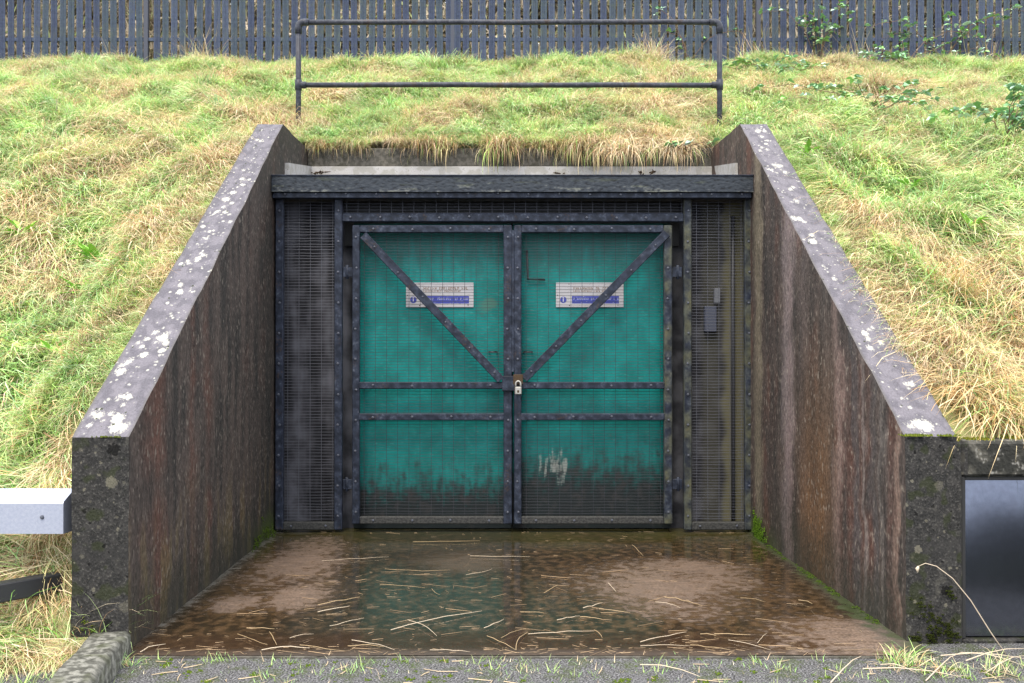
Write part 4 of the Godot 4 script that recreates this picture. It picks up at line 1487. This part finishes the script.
func build_litter() -> void:
	# dead stalks lying on the wet floor, each one where it lies
	var lay := [[322, 561, 389, 557], [413, 542, 480, 541], [318, 605, 360, 597], [318, 612, 350, 606], [330, 626, 364, 618], [391, 630, 482, 611], [408, 620, 437, 636], [385, 569, 450, 570], [466, 575, 492, 569], [432, 589, 440, 595], [487, 636, 516, 650], [501, 638, 526, 629], [516, 650, 528, 632], [528, 634, 594, 631], [594, 630, 602, 638], [484, 628, 504, 619], [520, 612, 544, 613], [544, 593, 558, 585], [608, 583, 616, 592], [583, 608, 603, 603], [599, 609, 630, 613], [557, 620, 580, 616], [580, 617, 604, 620], [640, 642, 686, 632], [714, 634, 750, 635], [728, 640, 770, 650], [640, 646, 690, 646], [690, 645, 730, 650], [757, 643, 767, 633], [655, 602, 680, 608], [664, 597, 692, 603], [686, 600, 702, 606], [238, 634, 268, 645], [247, 628, 275, 629], [270, 632, 277, 645], [290, 638, 314, 634], [348, 646, 384, 647], [352, 640, 395, 650], [262, 650, 310, 648], [141, 652, 166, 644], [300, 645, 345, 651], [430, 650, 470, 652], [632, 545, 643, 556], [798, 600, 812, 604], [700, 634, 716, 636], [740, 598, 765, 602], [470, 556, 530, 557], [380, 585, 425, 588]]
	rng.seed = 717
	for q in lay:
		var a := floor_at(q[0], q[1], .006)
		var b := floor_at(q[2], q[3], .006)
		a.z = minf(a.z, -4.8); b.z = minf(b.z, -4.8)
		var base := (a + b) / 2
		var st := S()
		var pts := []
		var side := Vector3(b.z - a.z, 0, a.x - b.x) * rng.randfn(0, .05)
		for k in 6:
			var t := k / 5.0
			pts.append(a.lerp(b, t) + side * sin(PI * t) + Vector3(0, .003 + .008 * rng.randf() * sin(PI * t), 0))
		var w := rng.randf_range(.001, .0021)
		tube(st, pts, [w, w, w * .9, w * .9, w * .7, w * .4], 5)
		var pale := rng.randf() > .55
		var o := put("straw_stalk", mesh_of(st, M.straw_pale if pale else M.straw))
		var along := "near the left wing wall" if base.x < -1.0 else ("below the left gate leaf" if base.x < -.15 else ("in line with the padlock" if base.x < .15 else ("below the right gate leaf" if base.x < .95 else "near the right wing wall")))
		var deep := "on the front lip" if base.z > -4.95 else ("just behind the front lip" if base.z > -5.2 else ("mid floor" if base.z > -6.2 else "close to the gate"))
		var len := a.distance_to(b)
		var sl := (b.z - a.z) / maxf(absf(b.x - a.x), .01) * signf(b.x - a.x)
		tag(o, "%s %s dead stalk %s, %s, %s" % ["long" if len > .25 else ("short" if len < .12 else "middling"), "pale" if pale else "tan", deep, along, "lying crosswise" if absf(sl) < .35 else ("leaning right" if sl < 0 else "leaning left")], "straw", "dead stalks on the floor")
	# bits too small to count
	var bits := thing("straw_litter", Vector3(0, 0, -6), "fine chaff and broken straw scattered over the wet floor", "litter")
	bits.set_meta("kind", "stuff")
	var st3 := S()
	tube(st3, [Vector3(-.5, 0, 0), Vector3(0, .006, .03), Vector3(.5, 0, 0)], [.018, .02, .012], 4)
	var bm: StandardMaterial3D = M.straw_pale.duplicate()
	bm.vertex_color_use_as_albedo = true
	var bit := mesh_of(st3, bm)
	var bp := []
	var bt := []
	for i in 400:
		var d := lerpf(4.82, 8.0, pow(rng.randf(), 2.0))
		var x := rng.randf_range(-1.82, 1.85)
		if i < 150: d = 4.8 + absf(rng.randfn(0, .09))
		if i > 380: d = 7.93 + rng.randf() * .08
		var len := rng.randf_range(.008, .06) * (2.2 if rng.randf() < .12 else 1.0)
		bp.append(Transform3D(Basis(Vector3.UP, rng.randfn(0, .7)) * Basis.from_scale(Vector3(len, .05, .05)), Vector3(x, .004, -d)))
		bt.append(Color(1, .85, .68) * rng.randf_range(.25, .9))
	for i in 55:
		bp.append(Transform3D(Basis(Vector3.UP, rng.randfn(0, .5)) * Basis.from_scale(Vector3(rng.randf_range(.06, .2), .06, .06)), Vector3(rng.randf_range(-1.75, 1.8), .004, -lerpf(4.82, 6.6, pow(rng.randf(), 1.6)))))
		bt.append(Color(1, .82, .62) * rng.randf_range(.35, .95))
	for i in 80:
		bp.append(Transform3D(Basis(Vector3.UP, rng.randfn(0, 1.0)) * Basis.from_scale(Vector3(rng.randf_range(.02, .12), .12, .12)), Vector3(rng.randf_range(-1.7, 3.0), -.009, -rng.randf_range(4.2, 4.76))))
		bt.append(Color(1, .95, .8) * rng.randf_range(.6, 1.0))
	scatter("chaff", bits, bit, bp, bt)
	# arching dead stem with a drooping head before the low wall
	var st := S(false)
	var cps := [Vector3(1006, 655, 4.86), Vector3(990, 632, 4.84), Vector3(970, 600, 4.82), Vector3(952, 578, 4.8), Vector3(936, 566, 4.8), Vector3(925, 563, 4.8), Vector3(918, 566, 4.8)]
	var line := []
	for c in cps: line.append(at(c.x, c.y, c.z))
	tube(st, line, [.0026, .0026, .0024, .002, .0018, .0016, .0014], 6)
	var stem := thing("dead_stem", Vector3(line[0].x, 0, line[0].z), "bleached dead plant stem arching over before the black panel", "dead plant")
	put("stalk", mesh_of(st, M.straw_pale), stem)
	st = S(false)
	tube(st, [line[6], line[6] + Vector3(-.006, -.012, 0), line[6] + Vector3(-.004, -.03, 0)], [.004, .009, .002], 6)
	put("seed_head", mesh_of(st, M.straw_pale), stem)
	# stalks strewn at the right hand corner
	for q in [[830, 682, 862, 655], [862, 668, 960, 676], [925, 680, 960, 652], [960, 652, 1020, 664], [965, 660, 1024, 648], [985, 672, 1024, 655], [880, 664, 915, 672], [640, 664, 700, 676], [940, 655, 1024, 658]]:
		var a := floor_at(q[0], q[1], -.005)
		var b := floor_at(q[2], q[3], -.005)
		st = S()
		tube(st, [a, a.lerp(b, .35) + Vector3(0, .02, .01), a.lerp(b, .7) + Vector3(0, .012, -.01), b], [.0027, .0025, .002, .001], 5)
		tag(put("straw_stalk", mesh_of(st, M.straw_pale)), "%s bleached stalk on the asphalt %s" % ["long" if a.distance_to(b) > .3 else "short", "before the middle of the floor" if a.x < .8 else ("before the wing wall by the low wall" if b.x < 1.85 else ("before the black panel's near corner" if b.x < 2.15 else ("before the black panel, out on the road" if a.z > -4.55 else "at the foot of the black panel")))], "straw", "dead stalks on the road")

func build_plants() -> void:
	grow_grass()
	# evergreen across the road, which the dark panel mirrors
	var sh := thing("evergreen_shrub", Vector3(8.2, 0, 4.5), "dark evergreen shrub across the road, mirrored in the black panel", "shrub")
	var lm := blades(40, .12, .08, .2, .03, 3.0, -.4, 1.5, .6, [Color(.02, .035, .012), Color(.03, .05, .02)], [Color(.02, .03, .01)], .3, 950, 2)
	var pl0 := []
	var tn0 := []
	rng.seed = 31
	for i in 1900:
		var x := rng.randf_range(4.8, 10.6)
		var zz := rng.randf_range(3.6, 5.2) if i < 800 else rng.randf_range(-1.6, 3.6)
		if i < 800 and x < 6.35: continue
		var top := .3 if i >= 800 else .62 + .35 * sm(6.4, 6.9, x) + .12 * sin(x * 9.0) * sm(6.5, 7.0, x) + .15 * sm(7.2, 9.0, x)
		pl0.append(stand(Vector3(x, rng.randf() * top - .1, zz), Vector3(rng.randfn(0, .4), 1, rng.randfn(0, .4)).normalized(), rng.randf() * TAU, Vector3.ONE * rng.randf_range(.8, 1.3)))
		tn0.append(Color(1, 1, 1) * rng.randf_range(.7, 1.2))
	scatter("foliage", sh, lm, pl0, tn0)
	var sst := S(false)
	for k in 7: tube(sst, [Vector3(6.8 + k * .55, -.05, 4.4), Vector3(6.9 + k * .55, .45, 4.4 + .1 * sin(k * 3.0))], [.03, .015], 6)
	put("stems", mesh_of(sst, M.stem), sh)
	tussock(985, 415, "large straw coloured tussock overhanging the low wall's mossy top", 1.2, GOLD, 420, 2.3)
	tussock(968, 396, "pale tussock between the coping and the large tussock over the low wall", 1.0, GOLD, 260, 2.3)
	tussock(1018, 405, "straw tussock at the picture edge above the low wall", 1.2, GOLD, 300, 2.3)
	tussock(945, 296, "golden tussock beside the middle of the coping that meets the low wall", 1.2, GOLD, 320, 2.0)
	tussock(1005, 335, "leaning pale tussock uphill of the tussocks over the low wall", 1.2, GOLD, 260, 2.0)
	tussock(652, 62, "tall brown tussock standing just behind the handrail before the fence", 1.1, STRAWS, 300, 1.0, PI / 2, 3.0)
	tussock(622, 150, "brown tussock spilling over the headwall edge under the handrail", .75, STRAWS, 260, 2.6)
	tussock(675, 150, "dead tussock hanging at the headwall edge by the coping's top", .75, STRAWS, 260, 2.6)
	tussock(160, 240, "straw tussock on the bank left of the wing wall", .9, STRAWS, 260, 2.2)
	tussock(215, 165, "drooping straw tussock left of the upper end of the coping", .9, STRAWS, 260, 2.4)
	tussock(40, 300, "flattened straw tussock low on the bank above the guard rail", .9, STRAWS, 260, 2.2)
	tussock(200, 57, "thin upright dead stalks before the fence left of the handrail", 1.5, STRAWS, 110, .5, PI / 2, 3.0)
	tussock(1015, 110, "brown tussock high on the bank among the brambles", .8, STRAWS, 200, 2.0)
	tussock(120, 58, "thin dead stalks before the fence near the picture's upper left corner", 1.1, STRAWS, 60, .5, PI / 2, 3.0)
	tussock(860, 58, "bare dead stalks between the brambles along the fence", 1.5, STRAWS, 60, .6, PI / 2, 3.0)
	tussock(985, 58, "bare dead stalks before the fence near the picture's upper right corner", 1.4, STRAWS, 60, .6, PI / 2, 3.0)
	tussock(755, 62, "bare dead stalks before the fence just right of the handrail", 1.3, STRAWS, 50, .6, PI / 2, 3.0)
	bramble(820, 62, "bramble climbing the fence right of the handrail", .6, .6, 10, 130, 1)
	bramble(945, 58, "bramble growing along the fence foot with tall bare canes", 1.0, .55, 12, 170, 2)
	bramble(868, 120, "low bramble spreading mid bank below the fence brambles", .8, .3, 10, 110, 3)
	bramble(1008, 150, "dense blue green bramble at the picture edge below the fence", .5, .45, 10, 150, 4)
	bramble(770, 78, "small bramble sprawling beside the handrail post", .7, .22, 8, 70, 5)
	bramble(905, 70, "bramble patch between the two fence brambles", .8, .32, 8, 100, 6)
	bramble(690, 20, "bramble shoots at the fence above the handrail corner", .4, .6, 4, 16, 7)
	bramble(690, 158, "small ivy green bramble sprig in the fringe over the headwall", .15, .08, 3, 9, 8)
	weed(103, 280, "bright green dock plant among straw left of the wing wall", 22, .2, 21)
	weed(85, 310, "low green weed just below the dock plant on the bank", 16, .15, 22)
	weed(28, 250, "small green weed near the picture edge on the bank", 12, .14, 23)
	weed(62, 372, "low leafy weed in the grass upslope of the guard rail's end", 12, .12, 24)
	weed(805, 172, "small leafy weed in green turf right of the coping's upper end", 10, .1, 25)
	weed(905, 205, "small leafy weed in the green turf between coping and bramble", 12, .11, 26)
	weed(965, 245, "green leafy weed above the golden tussock on the bank", 12, .12, 27)
	weed(140, 150, "little leafy weed high on the bank left of the handrail", 9, .1, 28)
	# tufts at the wall feet
	var spots := [[905, 668, "green and straw tuft at the foot of the wing wall by the low wall", .22, 150], [330 - 8, 668, "", 0, 0]]
	var p := floor_at(903, 662, -.01)
	var o := put("grass_tuft", blades(150, .07, .08, .2, .0045, 3.0, .4, 1.45, 1.4, GREENS, STRAWS, .45, 901, 4))
	o.position = p
	tag(o, "green and straw tuft at the foot of the wing wall by the low wall", "grass tuft")
	p = floor_at(945, 672, -.01)
	o = put("grass_tuft", blades(70, .1, .05, .13, .0035, 3.0, .3, 1.4, 1.4, STRAWS, GREENS, .3, 902, 4))
	o.position = p
	tag(o, "flattened straw tuft on the asphalt before the black panel", "grass tuft")
	p = floor_at(996, 672, -.01)
	o = put("grass_tuft", blades(70, .08, .06, .2, .0035, 3.0, .3, 1.4, 1.5, STRAWS, GREENS, .4, 903, 4))
	o.position = p
	tag(o, "dry grass tuft at the base of the arching dead stem", "grass tuft")
	p = floor_at(128, 664, -.01)
	o = put("grass_tuft", blades(40, .04, .06, .15, .0045, 3.0, .5, 1.45, 1.2, GREENS, STRAWS, .2, 904, 4))
	o.position = p
	tag(o, "small green tuft between the kerb and the floor's corner", "grass tuft")
	# long grass around the black rail
	var pl := []
	var names := ["long grass growing before the black rail's end by the wing wall", "tall mixed grass at the picture edge before the black rail", "long grass at the foot of the wing wall beside the kerb", "bleached tall grass behind the black rail under the guard rail"]
	var xy := [[40, 632], [5, 640], [88, 640], [30, 600]]
	for k in 4:
		p = floor_at(xy[k][0], xy[k][1], .02)
		o = put("long_grass", blades(170, .2, .15, .42, .0048, 3.0, .7, 1.5, 1.5, GREENS if k != 3 else STRAWS, STRAWS, .4, 910 + k, 5))
		o.position = p
		tag(o, names[k], "long grass", "long grass round the black rail")

func _ready() -> void:
	# camera, sky, light, exposure
	var cam := Camera3D.new()
	cam.name = "camera"
	cam.fov = 37.72
	cam.near = .05
	cam.far = 500
	cam.position = Vector3(0, EYE, 0)
	cam.rotation = Vector3(.0065, 0, 0)
	add_child(cam)
	cam.current = true
	var env := Environment.new()
	env.background_mode = Environment.BG_SKY
	var sky := Sky.new()
	var sk := ProceduralSkyMaterial.new()
	sk.sky_top_color = Color(.97, .985, 1.0)
	sk.sky_horizon_color = Color(.80, .835, .885)
	sk.sky_curve = .35
	sk.ground_horizon_color = Color(.3, .3, .3)
	sk.ground_bottom_color = Color(.2, .2, .2)
	sk.energy_multiplier = 1.0
	sky.sky_material = sk
	env.sky = sky
	env.tonemap_mode = Environment.TONE_MAPPER_LINEAR
	env.tonemap_exposure = 3.65
	env.sdfgi_enabled = true
	env.ssao_enabled = true
	env.ssil_enabled = true
	var we := WorldEnvironment.new()
	we.name = "world"
	we.environment = env
	add_child(we)
	var sun := DirectionalLight3D.new()
	sun.name = "overcast_sun"
	sun.light_energy = .5
	sun.light_angular_distance = 25
	sun.light_color = Color(1, .97, .92)
	sun.shadow_enabled = true
	sun.rotation_degrees = Vector3(-58, -18, 0)
	add_child(sun)

	hum.seed = 2; hum.frequency = .8; hum.fractal_octaves = 2
	hum2.seed = 3; hum2.frequency = 2.2; hum2.fractal_octaves = 2
	jit.seed = 4; jit.frequency = 3.0; jit.fractal_octaves = 4
	materials()
	build_ground()
	build_structure()
	build_gate()
	build_fence()
	build_rails()
	build_litter()
	build_plants()
